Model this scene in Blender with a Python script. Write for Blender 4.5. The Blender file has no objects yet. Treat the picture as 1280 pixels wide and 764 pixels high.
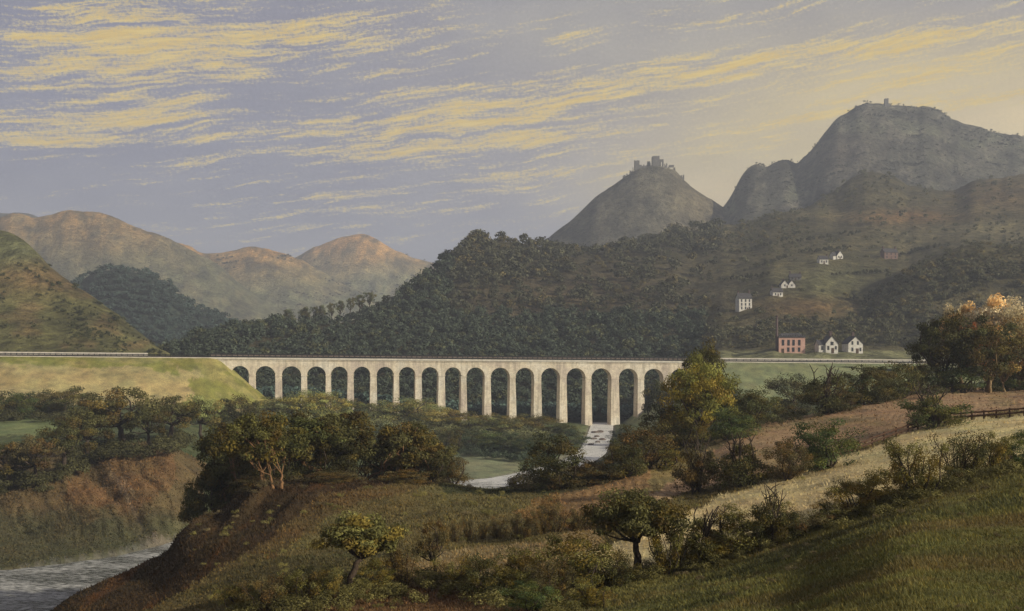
import bpy, bmesh, math, random
import numpy as np

# ------------------------------------------------------------------ basics
F, CX, HZ = 1400.0, 640.0, 432.0      # focal length, principal column and eye level, in photo pixels
scene = bpy.context.scene
COL = scene.collection
rnd = random.Random(7)
R = math.radians


def tag(o, label=None, cat=None, group=None, kind=None):
    if label: o['label'] = label
    if cat: o['category'] = cat
    if group: o['group'] = group
    if kind: o['kind'] = kind
    return o


def link(o, parent=None):
    COL.objects.link(o)
    if parent is not None:
        o.parent = parent
    return o


def empty(name, loc, rz=0.0):
    o = bpy.data.objects.new(name, None)
    o.empty_display_size = 0.5
    o.location = loc
    o.rotation_euler = (0, 0, rz)
    return link(o)


# ------------------------------------------------------------------ noise
def _hash(ix, iy, seed):
    h = (ix.astype(np.int64) * 374761393 + iy.astype(np.int64) * 668265263 + seed * 1442695041) & 0xFFFFFFFF
    h = ((h ^ (h >> 13)) * 1274126177) & 0xFFFFFFFF
    h = (h ^ (h >> 16)) & 0xFFFFFF
    return h / float(0xFFFFFF)


def vnoise(x, y, seed=0):
    x = np.asarray(x, float); y = np.asarray(y, float)
    ix = np.floor(x); iy = np.floor(y)
    fx = x - ix; fy = y - iy
    fx = fx * fx * fx * (fx * (fx * 6 - 15) + 10); fy = fy * fy * fy * (fy * (fy * 6 - 15) + 10)
    a = _hash(ix, iy, seed); b = _hash(ix + 1, iy, seed)
    c = _hash(ix, iy + 1, seed); d = _hash(ix + 1, iy + 1, seed)
    return (a * (1 - fx) + b * fx) * (1 - fy) + (c * (1 - fx) + d * fx) * fy


def fbm(x, y, seed=0, octs=4):
    s = 0.0; amp = 0.5; tot = 0.0
    for i in range(octs):
        s = s + amp * vnoise(x * 2 ** i + 17.3 * i, y * 2 ** i - 9.1 * i, seed + i)
        tot += amp; amp *= 0.5
    return s / tot * 2 - 1            # about -1..1


def sstep(a, b, x):
    t = np.clip((x - a) / (b - a), 0, 1)
    return t * t * (3 - 2 * t)


def pchip(xk, yk, x):
    xk = np.asarray(xk, float); yk = np.asarray(yk, float)
    h = np.diff(xk)
    if yk.ndim == 2: hh = h[:, None]
    else: hh = h
    dl = np.diff(yk, axis=0) / hh
    n = len(xk)
    m = np.zeros_like(yk)
    if n == 2:
        m[:] = dl[0]
    else:
        w1 = 2 * hh[1:] + hh[:-1]; w2 = hh[1:] + 2 * hh[:-1]
        ok = dl[:-1] * dl[1:] > 0
        with np.errstate(divide='ignore', invalid='ignore'):
            hm = (w1 + w2) / (w1 / dl[:-1] + w2 / dl[1:])
        m[1:-1] = np.where(ok, hm, 0.0)
        m[0] = dl[0]; m[-1] = dl[-1]
    x = np.clip(np.asarray(x, float), xk[0], xk[-1])
    i = np.clip(np.searchsorted(xk, x, side='right') - 1, 0, n - 2)
    t = (x - xk[i]) / h[i]
    if yk.ndim == 2: t = t[:, None]; H = h[i][:, None]
    else: H = h[i]
    return ((1 + 2 * t) * (1 - t) ** 2 * yk[i] + t * (1 - t) ** 2 * H * m[i]
            + t * t * (3 - 2 * t) * yk[i + 1] + t * t * (t - 1) * H * m[i + 1])


def surface(columns, pxs, ds):
    """columns: {px: [(D, v), ...]} -> v on the grid (len(pxs), len(ds))."""
    ks = sorted(columns)
    V = np.array([pchip(np.log([p[0] for p in columns[k]]), [p[1] for p in columns[k]], np.log(ds)) for k in ks])
    return pchip(np.array(ks, float), V, pxs)


def in_poly(x, y, poly):
    c = np.zeros(np.shape(x), bool)
    n = len(poly)
    for i in range(n):
        x1, y1 = poly[i]; x2, y2 = poly[(i + 1) % n]
        if y1 == y2: continue
        hit = ((y1 > y) != (y2 > y)) & (x < (x2 - x1) * (y - y1) / (y2 - y1) + x1)
        c ^= hit
    return c


# ------------------------------------------------------------------ mesh makers
def mesh_np(name, V, Fq, smooth=False, color=None, dom='POINT', tri=False):
    me = bpy.data.meshes.new(name)
    k = 3 if tri else 4
    V = np.ascontiguousarray(V, np.float32).reshape(-1, 3)
    Fq = np.ascontiguousarray(Fq, np.int32).reshape(-1, k)
    me.vertices.add(len(V)); me.vertices.foreach_set('co', V.ravel())
    me.loops.add(len(Fq) * k); me.loops.foreach_set('vertex_index', Fq.ravel())
    me.polygons.add(len(Fq)); me.polygons.foreach_set('loop_start', np.arange(0, len(Fq) * k, k, dtype=np.int32))
    me.update(calc_edges=True)
    if smooth:
        me.polygons.foreach_set('use_smooth', np.ones(len(Fq), bool))
    if color is not None:
        at = me.attributes.new('tint', 'FLOAT_COLOR', dom)
        c = np.ones((len(color), 4), np.float32); c[:, :3] = color
        at.data.foreach_set('color', c.ravel())
    return me


class MB:
    """collects boxes, tubes and loose faces into one mesh"""
    def __init__(s): s.v = []; s.f = []

    def face_set(s, vs, fs):
        o = len(s.v); s.v += [tuple(map(float, p)) for p in vs]; s.f += [tuple(i + o for i in f) for f in fs]

    def box(s, x0, x1, y0, y1, z0, z1):
        s.face_set([(x0, y0, z0), (x1, y0, z0), (x1, y1, z0), (x0, y1, z0), (x0, y0, z1), (x1, y0, z1), (x1, y1, z1), (x0, y1, z1)],
                   [(0, 3, 2, 1), (4, 5, 6, 7), (0, 1, 5, 4), (1, 2, 6, 5), (2, 3, 7, 6), (3, 0, 4, 7)])

    def tube(s, pts, rad, n=6):
        pts = [np.array(p, float) for p in pts]
        vs = []; fs = []
        for i, p in enumerate(pts):
            d = pts[min(i + 1, len(pts) - 1)] - pts[max(i - 1, 0)]
            d = d / (np.linalg.norm(d) + 1e-9)
            a = np.cross(d, (0.31, 0.9, 0.2)); a /= np.linalg.norm(a) + 1e-9
            b = np.cross(d, a)
            for k in range(n):
                t = 2 * math.pi * k / n
                vs.append(p + rad[i] * (a * math.cos(t) + b * math.sin(t)))
        for i in range(len(pts) - 1):
            for k in range(n):
                k2 = (k + 1) % n
                fs.append((i * n + k, i * n + k2, (i + 1) * n + k2, (i + 1) * n + k))
        fs.append(tuple(range(n - 1, -1, -1))); fs.append(tuple((len(pts) - 1) * n + k for k in range(n)))
        s.face_set(vs, fs)

    def mesh(s, name, smooth=False):
        me = bpy.data.meshes.new(name); me.from_pydata(s.v, [], s.f); me.update()
        if smooth: me.polygons.foreach_set('use_smooth', np.ones(len(me.polygons), bool))
        return me

    def build(s, name, mat, parent=None, smooth=False):
        me = s.mesh(name, smooth); me.materials.append(mat)
        return link(bpy.data.objects.new(name, me), parent)


# ------------------------------------------------------------------ materials
def nt(name):
    m = bpy.data.materials.new(name); m.use_nodes = True
    t = m.node_tree; b = t.nodes['Principled BSDF']
    b.inputs['Specular IOR Level'].default_value = 0.2
    b.inputs['Roughness'].default_value = 0.9
    return m, t, b


def nd(t, kind, **kw):
    n = t.nodes.new(kind)
    for k, v in kw.items(): setattr(n, k, v)
    return n


def noise(t, vec, scale, detail=4, rough=0.6):
    n = nd(t, 'ShaderNodeTexNoise'); n.inputs['Scale'].default_value = scale
    n.inputs['Detail'].default_value = detail; n.inputs['Roughness'].default_value = rough
    if vec is not None: t.links.new(vec, n.inputs['Vector'])
    return n


def mixrgb(t, mode, fac, a, b):
    n = nd(t, 'ShaderNodeMix', data_type='RGBA', blend_type=mode)
    for s, v in ((n.inputs[0], fac), (n.inputs[6], a), (n.inputs[7], b)):
        if hasattr(v, 'links'): t.links.new(v, s)
        else: s.default_value = v if not isinstance(v, tuple) or len(v) == 4 else (*v, 1)
    return n.outputs[2]


def ramp(t, fac, stops):
    n = nd(t, 'ShaderNodeValToRGB'); t.links.new(fac, n.inputs[0])
    e = n.color_ramp.elements
    while len(e) < len(stops): e.new(0.5)
    for el, (p, c) in zip(e, stops):
        el.position = p; el.color = (*c, 1) if len(c) == 3 else c
    return n.outputs[0]


def bump(t, b, h, strength, dist):
    n = nd(t, 'ShaderNodeBump'); n.inputs['Strength'].default_value = strength; n.inputs['Distance'].default_value = dist
    t.links.new(h, n.inputs['Height']); t.links.new(n.outputs[0], b.inputs['Normal'])


def land_mat(name, s1, s2, bs, bd, lo=0.62, hi=1.45):
    """land cover colour comes from the mesh attribute; the noise adds tufts, soil and wear"""
    m, t, b = nt(name)
    a = nd(t, 'ShaderNodeAttribute', attribute_name='tint')
    g = nd(t, 'ShaderNodeNewGeometry')
    n1 = noise(t, g.outputs['Position'], s1, 6, 0.65); n2 = noise(t, g.outputs['Position'], s2, 5, 0.7)
    c1 = ramp(t, n1.outputs[0], [(0.3, (lo, lo * 1.02, lo * 1.05)), (0.7, (hi, hi * 0.97, hi * 0.85))])
    c2 = ramp(t, n2.outputs[0], [(0.3, (lo, lo, lo)), (0.7, (hi, hi, hi))])
    x = mixrgb(t, 'MULTIPLY', 1.0, a.outputs['Color'], c1)
    x = mixrgb(t, 'MULTIPLY', 1.0, x, c2)
    t.links.new(x, b.inputs['Base Color'])
    bump(t, b, n2.outputs[0], bs, bd)
    b.inputs['Specular IOR Level'].default_value = 0.08
    return m


def leaf_mat(name, trans=0.25):
    m, t, b = nt(name)
    a = nd(t, 'ShaderNodeAttribute', attribute_name='tint')
    oi = nd(t, 'ShaderNodeObjectInfo')
    c = mixrgb(t, 'MULTIPLY', 1.0, a.outputs['Color'], oi.outputs['Color'])
    t.links.new(c, b.inputs['Base Color'])
    b.inputs['Specular IOR Level'].default_value = 0.12
    b.inputs['Roughness'].default_value = 0.75
    tr = nd(t, 'ShaderNodeBsdfTranslucent'); t.links.new(c, tr.inputs['Color'])
    mx = nd(t, 'ShaderNodeMixShader'); mx.inputs[0].default_value = trans
    t.links.new(b.outputs[0], mx.inputs[1]); t.links.new(tr.outputs[0], mx.inputs[2])
    t.links.new(mx.outputs[0], t.nodes['Material Output'].inputs['Surface'])
    return m


def plain(name, c1, c2, scale, rough=0.85, bd=0.0, spec=0.2):
    m, t, b = nt(name)
    g = nd(t, 'ShaderNodeTexCoord')
    n = noise(t, g.outputs['Object'], scale, 6, 0.65)
    t.links.new(ramp(t, n.outputs[0], [(0.32, c1), (0.68, c2)]), b.inputs['Base Color'])
    b.inputs['Roughness'].default_value = rough; b.inputs['Specular IOR Level'].default_value = spec
    if bd: bump(t, b, n.outputs[0], 0.6, bd)
    return m


def bark_mat():
    m, t, b = nt('bark')
    oi = nd(t, 'ShaderNodeObjectInfo'); g = nd(t, 'ShaderNodeTexCoord')
    n = noise(t, g.outputs['Object'], 30, 5, 0.7)
    c = mixrgb(t, 'MULTIPLY', 1.0, oi.outputs['Color'], ramp(t, n.outputs[0], [(0.3, (0.5, 0.5, 0.5)), (0.7, (1.4, 1.4, 1.4))]))
    t.links.new(c, b.inputs['Base Color'])
    return m


def stone_mat():
    m, t, b = nt('viaduct_stone')
    g = nd(t, 'ShaderNodeTexCoord')
    n1 = noise(t, g.outputs['Object'], 0.06, 5, 0.6); n2 = noise(t, g.outputs['Object'], 0.55, 6, 0.75)
    c = ramp(t, n1.outputs[0], [(0.36, (0.56, 0.49, 0.41)), (0.5, (0.70, 0.63, 0.49)), (0.64, (0.76, 0.72, 0.61))])
    c = mixrgb(t, 'MULTIPLY', 1.0, c, ramp(t, n2.outputs[0], [(0.28, (0.70, 0.68, 0.66)), (0.6, (1.1, 1.08, 1.05))]))
    ms = nd(t, 'ShaderNodeMapping'); ms.inputs['Scale'].default_value = (0.55, 0.55, 0.05); t.links.new(g.outputs['Object'], ms.inputs[0])
    n3 = noise(t, ms.outputs[0], 1.0, 5, 0.7)
    c = mixrgb(t, 'MULTIPLY', 0.9, c, ramp(t, n3.outputs[0], [(0.36, (0.70, 0.69, 0.68)), (0.56, (1.06, 1.05, 1.04))]))
    br = nd(t, 'ShaderNodeTexBrick'); br.inputs['Scale'].default_value = 1.0
    br.inputs['Brick Width'].default_value = 1.1; br.inputs['Row Height'].default_value = 0.5; br.inputs['Mortar Size'].default_value = 0.04
    br.inputs['Color1'].default_value = (1.05, 1.04, 1.0, 1); br.inputs['Color2'].default_value = (0.85, 0.84, 0.82, 1); br.inputs['Mortar'].default_value = (0.7, 0.68, 0.62, 1)
    mp = nd(t, 'ShaderNodeMapping'); mp.inputs['Rotation'].default_value = (R(90), 0, 0)
    t.links.new(g.outputs['Object'], mp.inputs[0]); t.links.new(mp.outputs[0], br.inputs['Vector'])
    c = mixrgb(t, 'MULTIPLY', 0.8, c, br.outputs[0])
    t.links.new(c, b.inputs['Base Color']); bump(t, b, n2.outputs[0], 0.5, 0.15)
    return m


def water_mat():
    m, t, b = nt('river_water')
    g = nd(t, 'ShaderNodeNewGeometry')
    mp = nd(t, 'ShaderNodeMapping'); mp.inputs['Rotation'].default_value = (0, 0, R(-35)); mp.inputs['Scale'].default_value = (0.55, 1.6, 1)
    t.links.new(g.outputs['Position'], mp.inputs[0])
    n1 = noise(t, mp.outputs[0], 0.9, 7, 0.75); n2 = noise(t, mp.outputs[0], 0.10, 4, 0.6)
    ad = nd(t, 'ShaderNodeMath', operation='MULTIPLY_ADD'); t.links.new(n2.outputs[0], ad.inputs[0]); ad.inputs[1].default_value = 0.45
    t.links.new(n1.outputs[0], ad.inputs[2])
    at = nd(t, 'ShaderNodeAttribute', attribute_name='tint')
    a2 = nd(t, 'ShaderNodeMath', operation='ADD'); t.links.new(ad.outputs[0], a2.inputs[0]); t.links.new(at.outputs['Fac'], a2.inputs[1])
    fo = ramp(t, a2.outputs[0], [(0.66, (0, 0, 0)), (0.86, (1, 1, 1))])
    c = mixrgb(t, 'MIX', fo, (0.070, 0.074, 0.055), (0.62, 0.60, 0.53))
    t.links.new(c, b.inputs['Base Color'])
    t.links.new(ramp(t, ad.outputs[0], [(0.6, (0.14, 0.14, 0.14)), (0.85, (0.7, 0.7, 0.7))]), b.inputs['Roughness'])
    b.inputs['Specular IOR Level'].default_value = 0.5
    bump(t, b, n1.outputs[0], 0.9, 0.5)
    return m


M = dict(
    near=land_mat('near_land', 0.16, 1.7, 0.7, 0.35),
    far=land_mat('hill_land', 0.014, 0.085, 1.0, 14.0, 0.48, 1.6),
    leaf=leaf_mat('foliage'), wood=leaf_mat('far_foliage', 0.1), blade=leaf_mat('grass_blades', 0.3),
    bark=bark_mat(), stone=stone_mat(), water=water_mat(),
    coping=plain('pale_coping', (0.44, 0.40, 0.32), (0.66, 0.61, 0.50), 0.4),
    iron=plain('dark_iron', (0.012, 0.012, 0.013), (0.03, 0.028, 0.026), 2.0, 0.6),
    ballast=plain('ballast', (0.07, 0.055, 0.045), (0.17, 0.14, 0.11), 0.8, 0.95, 0.1),
    rock=plain('river_rock', (0.06, 0.045, 0.035), (0.2, 0.16, 0.13), 1.2, 0.8, 0.1),
    fence=plain('weathered_rail', (0.035, 0.018, 0.010), (0.10, 0.05, 0.025), 3.0),
    white=plain('whitewash', (0.40, 0.37, 0.31), (0.68, 0.65, 0.57), 0.5),
    pink=plain('pink_brick', (0.50, 0.29, 0.225), (0.68, 0.43, 0.335), 0.45),
    red=plain('red_brick', (0.13, 0.082, 0.066), (0.205, 0.13, 0.105), 0.5),
    slate=plain('slate', (0.035, 0.033, 0.035), (0.085, 0.08, 0.08), 0.7),
    brickd=plain('sooty_brick', (0.06, 0.04, 0.035), (0.13, 0.09, 0.08), 0.6),
    glass=plain('dark_window', (0.02, 0.022, 0.025), (0.05, 0.05, 0.05), 1.0, 0.25, 0, 0.5),
    door=plain('brown_door', (0.05, 0.03, 0.02), (0.11, 0.07, 0.045), 2.0),
    ruin=plain('ruin_stone', (0.10, 0.095, 0.09), (0.2, 0.19, 0.17), 0.2),
)

# ------------------------------------------------------------------ railway line (shared by viaduct, embankments, track)
AL = R(10.0)
EV = np.array([math.cos(AL), math.sin(AL)]); NV = np.array([math.sin(AL), -math.cos(AL)])   # along the line; towards the camera side
P0 = np.array([(262 - CX) / F * 700.0, 700.0])


def s_of(px):
    k = (px - CX) / F
    return (k * P0[1] - P0[0]) / (EV[0] - k * EV[1])


def z_rail(s): return -7.5 - 0.0102 * s


def line_pt(s, off=0.0):
    return P0 + EV * s + NV * off


VW = 4.6                                   # half width of the viaduct
S_END0, S_END1 = s_of(259), s_of(884)      # where the banks end and the arches begin

# ------------------------------------------------------------------ river course: (px, D, half width)
RIV = [(754, 815, 4.5), (753, 760, 4.8), (751, 690, 5), (746, 620, 4.6), (738, 560, 5), (712, 512, 5.5), (682, 485, 6.5), (640, 458, 8),
       (590, 442, 11), (500, 412, 11), (400, 370, 11), (300, 326, 12), (200, 292, 13), (80, 268, 21), (-40, 252, 30), (-220, 235, 38), (-420, 215, 38)]


def z_riv(D): return -56.6 + (np.asarray(D, float) - 250) * 0.0085


RXY = np.array([((p - CX) / F * d, d) for p, d, w in RIV]); RW = np.array([w for p, d, w in RIV], float)


def river_dist(x, y):
    best = np.full(x.shape, 1e9); wid = np.full(x.shape, 10.0); zz = np.full(x.shape, -50.0)
    for i in range(len(RXY) - 1):
        a, b = RXY[i], RXY[i + 1]; ab = b - a
        t = np.clip(((x - a[0]) * ab[0] + (y - a[1]) * ab[1]) / (ab @ ab), 0, 1)
        d = np.hypot(x - a[0] - t * ab[0], y - a[1] - t * ab[1])
        m = d < best
        best = np.where(m, d, best); wid = np.where(m, RW[i] + t * (RW[i + 1] - RW[i]), wid)
        zz = np.where(m, z_riv(a[1] + t * ab[1]), zz)
    return best, wid, zz


# ------------------------------------------------------------------ the valley floor and the near hillsides: one sheet
NEAR = [(4, 1330), (8, 1040)]
COLS = {
    -420: NEAR + [(30, 900), (150, 812), (200, 850), (235, 800), (280, 730), (300, 700), (380, 610), (420, 575), (500, 535), (600, 500), (680, 478), (800, 470), (1000, 470)],
    -200: NEAR + [(30, 900), (150, 806), (195, 840), (235, 785), (280, 722), (300, 697), (380, 604), (420, 572), (500, 532), (600, 498), (680, 478), (800, 470), (1000, 470)],
    0: NEAR + [(30, 900), (100, 840), (150, 796), (195, 830), (235, 780), (280, 715), (300, 690), (375, 602), (415, 572), (490, 534), (600, 500), (680, 478), (800, 470), (1000, 470)],
    100: NEAR + [(30, 890), (100, 805), (165, 742), (205, 800), (245, 762), (288, 700), (305, 682), (370, 602), (415, 564), (480, 538), (560, 514), (650, 492), (720, 478), (800, 470), (1000, 470)],
    200: NEAR + [(30, 885), (100, 780), (150, 718), (172, 692), (210, 755), (255, 748), (295, 692), (312, 676), (360, 608), (400, 568), (450, 545), (550, 515), (650, 500), (720, 492), (800, 488), (1000, 470)],
    240: NEAR + [(30, 880), (100, 772), (140, 708), (178, 655), (215, 725), (270, 725), (310, 685), (330, 668), (370, 612), (420, 575), (480, 548), (560, 522), (650, 508), (720, 502), (800, 500), (1000, 480)],
    300: NEAR + [(30, 875), (95, 766), (130, 702), (165, 652), (205, 611), (250, 662), (330, 672), (370, 640), (450, 582), (550, 535), (650, 514), (720, 507), (800, 504), (1000, 490)],
    370: NEAR + [(30, 872), (88, 766), (125, 695), (160, 648), (206, 594), (255, 648), (360, 652), (400, 622), (500, 562), (600, 527), (700, 507), (800, 505), (1000, 495)],
    450: NEAR + [(30, 868), (85, 764), (94, 742), (125, 690), (155, 652), (208, 598), (260, 640), (390, 634), (430, 612), (550, 560), (650, 528), (720, 512), (800, 512), (1000, 500)],
    540: NEAR + [(30, 862), (82, 764), (120, 693), (158, 646), (208, 602), (260, 645), (420, 622), (450, 606), (500, 584), (580, 552), (680, 528), (740, 521), (800, 520), (1000, 505)],
    620: NEAR + [(30, 856), (80, 762), (115, 700), (160, 640), (205, 611), (230, 618), (300, 650), (440, 610), (472, 594), (510, 577), (570, 553), (650, 537), (740, 526), (800, 522), (1000, 505)],
    690: NEAR + [(30, 850), (78, 760), (108, 700), (155, 640), (205, 607), (235, 613), (300, 648), (480, 592), (520, 574), (600, 550), (680, 537), (740, 528), (800, 524), (1000, 505)],
    750: NEAR + [(30, 842), (75, 762), (93, 728), (120, 684), (150, 640), (205, 600), (250, 620), (400, 617), (520, 580), (600, 557), (700, 537), (750, 530), (800, 526), (1000, 505)],
    800: NEAR + [(30, 835), (68, 764), (98, 712), (125, 665), (160, 622), (215, 578), (260, 590), (400, 592), (550, 562), (650, 546), (750, 530), (800, 526), (1000, 505)],
    860: NEAR + [(30, 822), (60, 764), (100, 700), (105, 690), (150, 632), (180, 600), (240, 562), (280, 553), (350, 568), (500, 550), (650, 533), (740, 524), (800, 520), (1000, 505)],
    930: NEAR + [(30, 805), (52, 764), (97, 684), (104, 672), (155, 612), (200, 566), (255, 533), (290, 530), (400, 535), (600, 520), (700, 506), (760, 495), (800, 480), (1000, 470)],
    1000: NEAR + [(30, 790), (45, 764), (95, 665), (102, 655), (165, 590), (210, 552), (265, 521), (300, 523), (400, 522), (600, 512), (700, 502), (760, 490), (800, 480), (1000, 470)],
    1080: NEAR + [(30, 778), (40, 752), (95, 638), (104, 628), (175, 562), (220, 530), (275, 506), (310, 510), (400, 512), (600, 505), (700, 497), (760, 488), (800, 480), (1000, 470)],
    1150: NEAR + [(30, 770), (38, 740), (100, 612), (112, 602), (185, 540), (240, 510), (290, 492), (340, 489), (400, 497), (600, 496), (700, 490), (760, 482), (800, 476), (1000, 470)],
    1280: NEAR + [(30, 775), (36, 752), (100, 582), (112, 572), (195, 518), (260, 494), (320, 484), (360, 483), (420, 490), (600, 488), (700, 484), (760, 478), (800, 474), (1000, 470)],
    1480: NEAR + [(30, 765), (40, 715), (100, 555), (112, 547), (195, 506), (260, 484), (320, 476), (360, 476), (420, 482), (600, 482), (700, 478), (760, 474), (800, 470), (1000, 470)],
    1700: NEAR + [(30, 755), (40, 700), (100, 545), (112, 538), (195, 500), (260, 480), (320, 474), (360, 474), (420, 480), (600, 480), (700, 476), (760, 474), (800, 470), (1000, 470)],
}
GPX = np.concatenate([np.arange(-420, -20, 8.0), np.arange(-20, 1300, 2.0), np.arange(1300, 1701, 8.0)])
GDS = np.concatenate([np.exp(np.arange(math.log(4), math.log(240), 0.0135)), np.exp(np.arange(math.log(240), math.log(640), 0.0085)),
                      np.arange(640, 800, 2.0), np.exp(np.arange(math.log(800), math.log(1000), 0.02)), [1000.0]])
GV = surface(COLS, GPX, GDS)
GP, GD = np.meshgrid(GPX, GDS, indexing='ij')
GX = (GP - CX) / F * GD; GY = GD
GZ = (HZ - GV) * GD / F
# roughness of the ground
GZ += sstep(20, 90, GD) * (0.32 * fbm(GX / 7, GY / 9, 3, 4) + 0.5 * fbm(GX / 30, GY / 34, 5, 3)) + sstep(230, 320, GD) * 0.9 * fbm(GX / 22, GY / 22, 9, 4)
# eroded gullies of the red bank across the river, and of the near bank
gul = sstep(-40, 40, GP) * sstep(262, 222, GP) * sstep(300, 325, GD) * sstep(415, 390, GD)
GZ += gul * (1.1 * (np.abs(fbm((GP + (GD - 300) * 0.75 + 14 * fbm(GX / 25, GY / 25, 23)) / 27, GD / 120, 21, 4)) * 2 - 0.7) + 3.0 * fbm(GX / 14, GY / 14, 22, 4))
gn = sstep(180, 215, GP) * sstep(430, 360, GP) * sstep(150, 175, GD) * sstep(225, 212, GD)
GZ += gn * 1.3 * (np.abs(fbm((GP - (GD - 150) * 1.6) / 34, GD / 60, 25, 3)) * 2 - 0.7)
# plough furrows on the brown field
FUR = [(700, 608), (760, 600), (860, 560), (960, 525), (1080, 500), (1150, 486), (1310, 477), (1300, 508), (1200, 522), (1130, 540), (1050, 566), (990, 590), (900, 606), (850, 622), (770, 640), (700, 640)]
plough = in_poly(GP + 5 * fbm(GP / 14, GV / 6, 31), GV + 3 * fbm(GP / 9, GV / 5, 32), FUR) & (GD > 120) & (GD < 360)
fur = np.sin(((GX * 0.86 + GY * 0.5) / 1.35 + 0.5 * fbm(GX / 12, GY / 12, 33)) * 2 * math.pi)
GZ += plough * 0.05 * fur
# railway banks, with round ends at the viaduct
SS = (GX - P0[0]) * EV[0] + (GY - P0[1]) * EV[1]
TT = (GX - P0[0]) * NV[0] + (GY - P0[1]) * NV[1]
dl = np.hypot(np.maximum(SS - (S_END0 + 1.5), 0), TT); dr = np.hypot(np.maximum(S_END1 - 1.5 - SS, 0), TT)
ez = z_rail(SS) - 0.35
en = 1.3 * fbm(GX / 15, GY / 15, 41, 4)
slope_l = 0.52 + 0.34 * sstep(S_END0 - 40, S_END0 + 14, SS)
eL = ez - np.maximum(dl - 6.2, 0) * slope_l + np.clip(dl - 7, 0, 6) / 6 * en
eR = ez - np.maximum(dr - 6.2, 0) * np.where(SS < S_END1, 0.86, 0.42) + np.clip(dr - 7, 0, 6) / 6 * en
bank = np.maximum(eL, eR)
on_bank = bank > GZ
GZ = np.maximum(GZ, bank)
# the river bed
rd, rw, rz = river_dist(GX, GY)
inb = sstep(0, 1, (rw + 5 - rd) / 5.0)
GZ = np.where(rd < rw + 5, np.minimum(GZ, GZ * (1 - inb) + (rz - 1.3) * inb), GZ)
GVv = HZ - GZ / GD * F                     # what the ground really shows

# ---- land cover (natural colours of grass, soil and stubble)
GRASS = (0.060, 0.054, 0.018)
cov = np.ones(GX.shape + (3,)) * GRASS
jx = GP + 7 * fbm(GP / 22, GVv / 10, 51) + 4 * fbm(GP / 6, GVv / 4, 52); jv = GVv + 5 * fbm(GP / 30, GVv / 9, 53) + 2.5 * fbm(GP / 6, GVv / 3, 54)


def paint(mask, c, amt=1.0):
    a = (mask * amt)[..., None]
    cov[:] = cov * (1 - a) + np.array(c) * a


nearm = GD < 236
paint((GD < 236).astype(float), (0.128, 0.104, 0.042))                                       # brown heath of the near hill
paint(in_poly(jx, jv, [(640, 800), (720, 742), (800, 722), (900, 690), (1000, 662), (1100, 628), (1180, 602), (1300, 566), (1800, 500), (1800, 1400), (600, 1400)]) & (GD < 125), (0.145, 0.136, 0.042))
slope = (GD < 125) & (GVv > 560)
st1 = fbm((GX * 0.9 - GY * 0.35) / 16, (GY * 0.9 + GX * 0.35) / 4.5, 64, 4); st2 = fbm((GX * 0.9 - GY * 0.35) / 11, (GY * 0.9 + GX * 0.35) / 3.2, 65, 4)
paint(slope * sstep(0.08, 0.4, st1), (0.125, 0.085, 0.036), 0.6)
paint(slope * sstep(0.08, 0.4, st2), (0.085, 0.082, 0.030), 0.6)
paint(slope * sstep(-0.12, -0.45, st1), (0.040, 0.038, 0.018), 0.6)
paint(in_poly(jx, jv, [(470, 712), (560, 690), (680, 678), (740, 655), (760, 690), (650, 712), (520, 738)]) & nearm, (0.26, 0.195, 0.10), 0.75)
paint(in_poly(jx, jv, [(700, 705), (830, 655), (900, 622), (1000, 592), (1060, 568), (1140, 540), (1200, 526), (1300, 516), (1700, 500), (1700, 560), (1290, 575), (1180, 604), (1090, 632), (1000, 660), (890, 695), (780, 725)]) & (GD > 85) & (GD < 240), (0.50, 0.41, 0.21))
paint(plough, (0.31, 0.205, 0.118))
paint(plough * sstep(0.1, 0.5, fbm(GP / 50, GVv / 12, 66)), (0.21, 0.165, 0.075), 0.6)
paint(plough * (0.5 + 0.5 * fur) * 0.22, (0.12, 0.07, 0.035))
paint(in_poly(jx, jv, [(640, 640), (700, 612), (790, 580), (860, 555), (860, 590), (780, 640), (700, 665)]) & (GD > 125) & (GD < 245), (0.21, 0.125, 0.05), 0.7)
paint(in_poly(jx, jv, [(820, 575), (900, 545), (930, 540), (880, 570), (830, 610), (800, 620)]) & (GD > 150) & (GD < 260), (0.16, 0.15, 0.06), 0.55)
paint(in_poly(jx, jv, [(400, 742), (520, 735), (620, 742), (660, 764), (640, 1300), (300, 1300), (350, 764)]) & nearm, (0.135, 0.075, 0.037), 0.8)
paint(in_poly(jx, jv, [(330, 600), (480, 592), (560, 600), (420, 640), (340, 700), (300, 690)]) & nearm & (GD > 120), (0.105, 0.062, 0.026), 0.6)
bankn = in_poly(jx, jv, [(-500, 760), (60, 745), (205, 690), (225, 650), (270, 604), (350, 590), (560, 596), (500, 604), (400, 622), (330, 680), (230, 740), (120, 800), (-500, 900)]) & (GD > 110) & (GD < 240)
paint(bankn, (0.040, 0.026, 0.014), 0.9)
paint(bankn * sstep(0.05, 0.45, fbm((GP - (GD - 150) * 1.6) / 22, GD / 50, 61)), (0.12, 0.055, 0.02), 0.6)
paint((in_poly(jx, jv, [(540, 596), (760, 596), (720, 618), (560, 618)]) & nearm & (GD > 180)), (0.035, 0.042, 0.018), 0.75)
far = (GD >= 236)
paint((far & ~plough).astype(float), (0.072, 0.085, 0.040))
paint(far & in_poly(jx, jv, [(-500, 560), (120, 560), (260, 545), (260, 600), (235, 660), (215, 690), (-500, 760)]) & (GD < 430), (0.125, 0.085, 0.042), 0.85)
rb = far & in_poly(jx, jv, [(95, 590), (150, 560), (215, 555), (225, 600), (170, 640), (110, 655), (80, 625)]) & (GD < 430)
paint(rb, (0.17, 0.098, 0.045), 0.7)
paint(gul * sstep(-0.15, -0.6, fbm((GP + (GD - 300) * 0.75) / 16, GD / 130, 71)), (0.05, 0.04, 0.022), 0.7)
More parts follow.
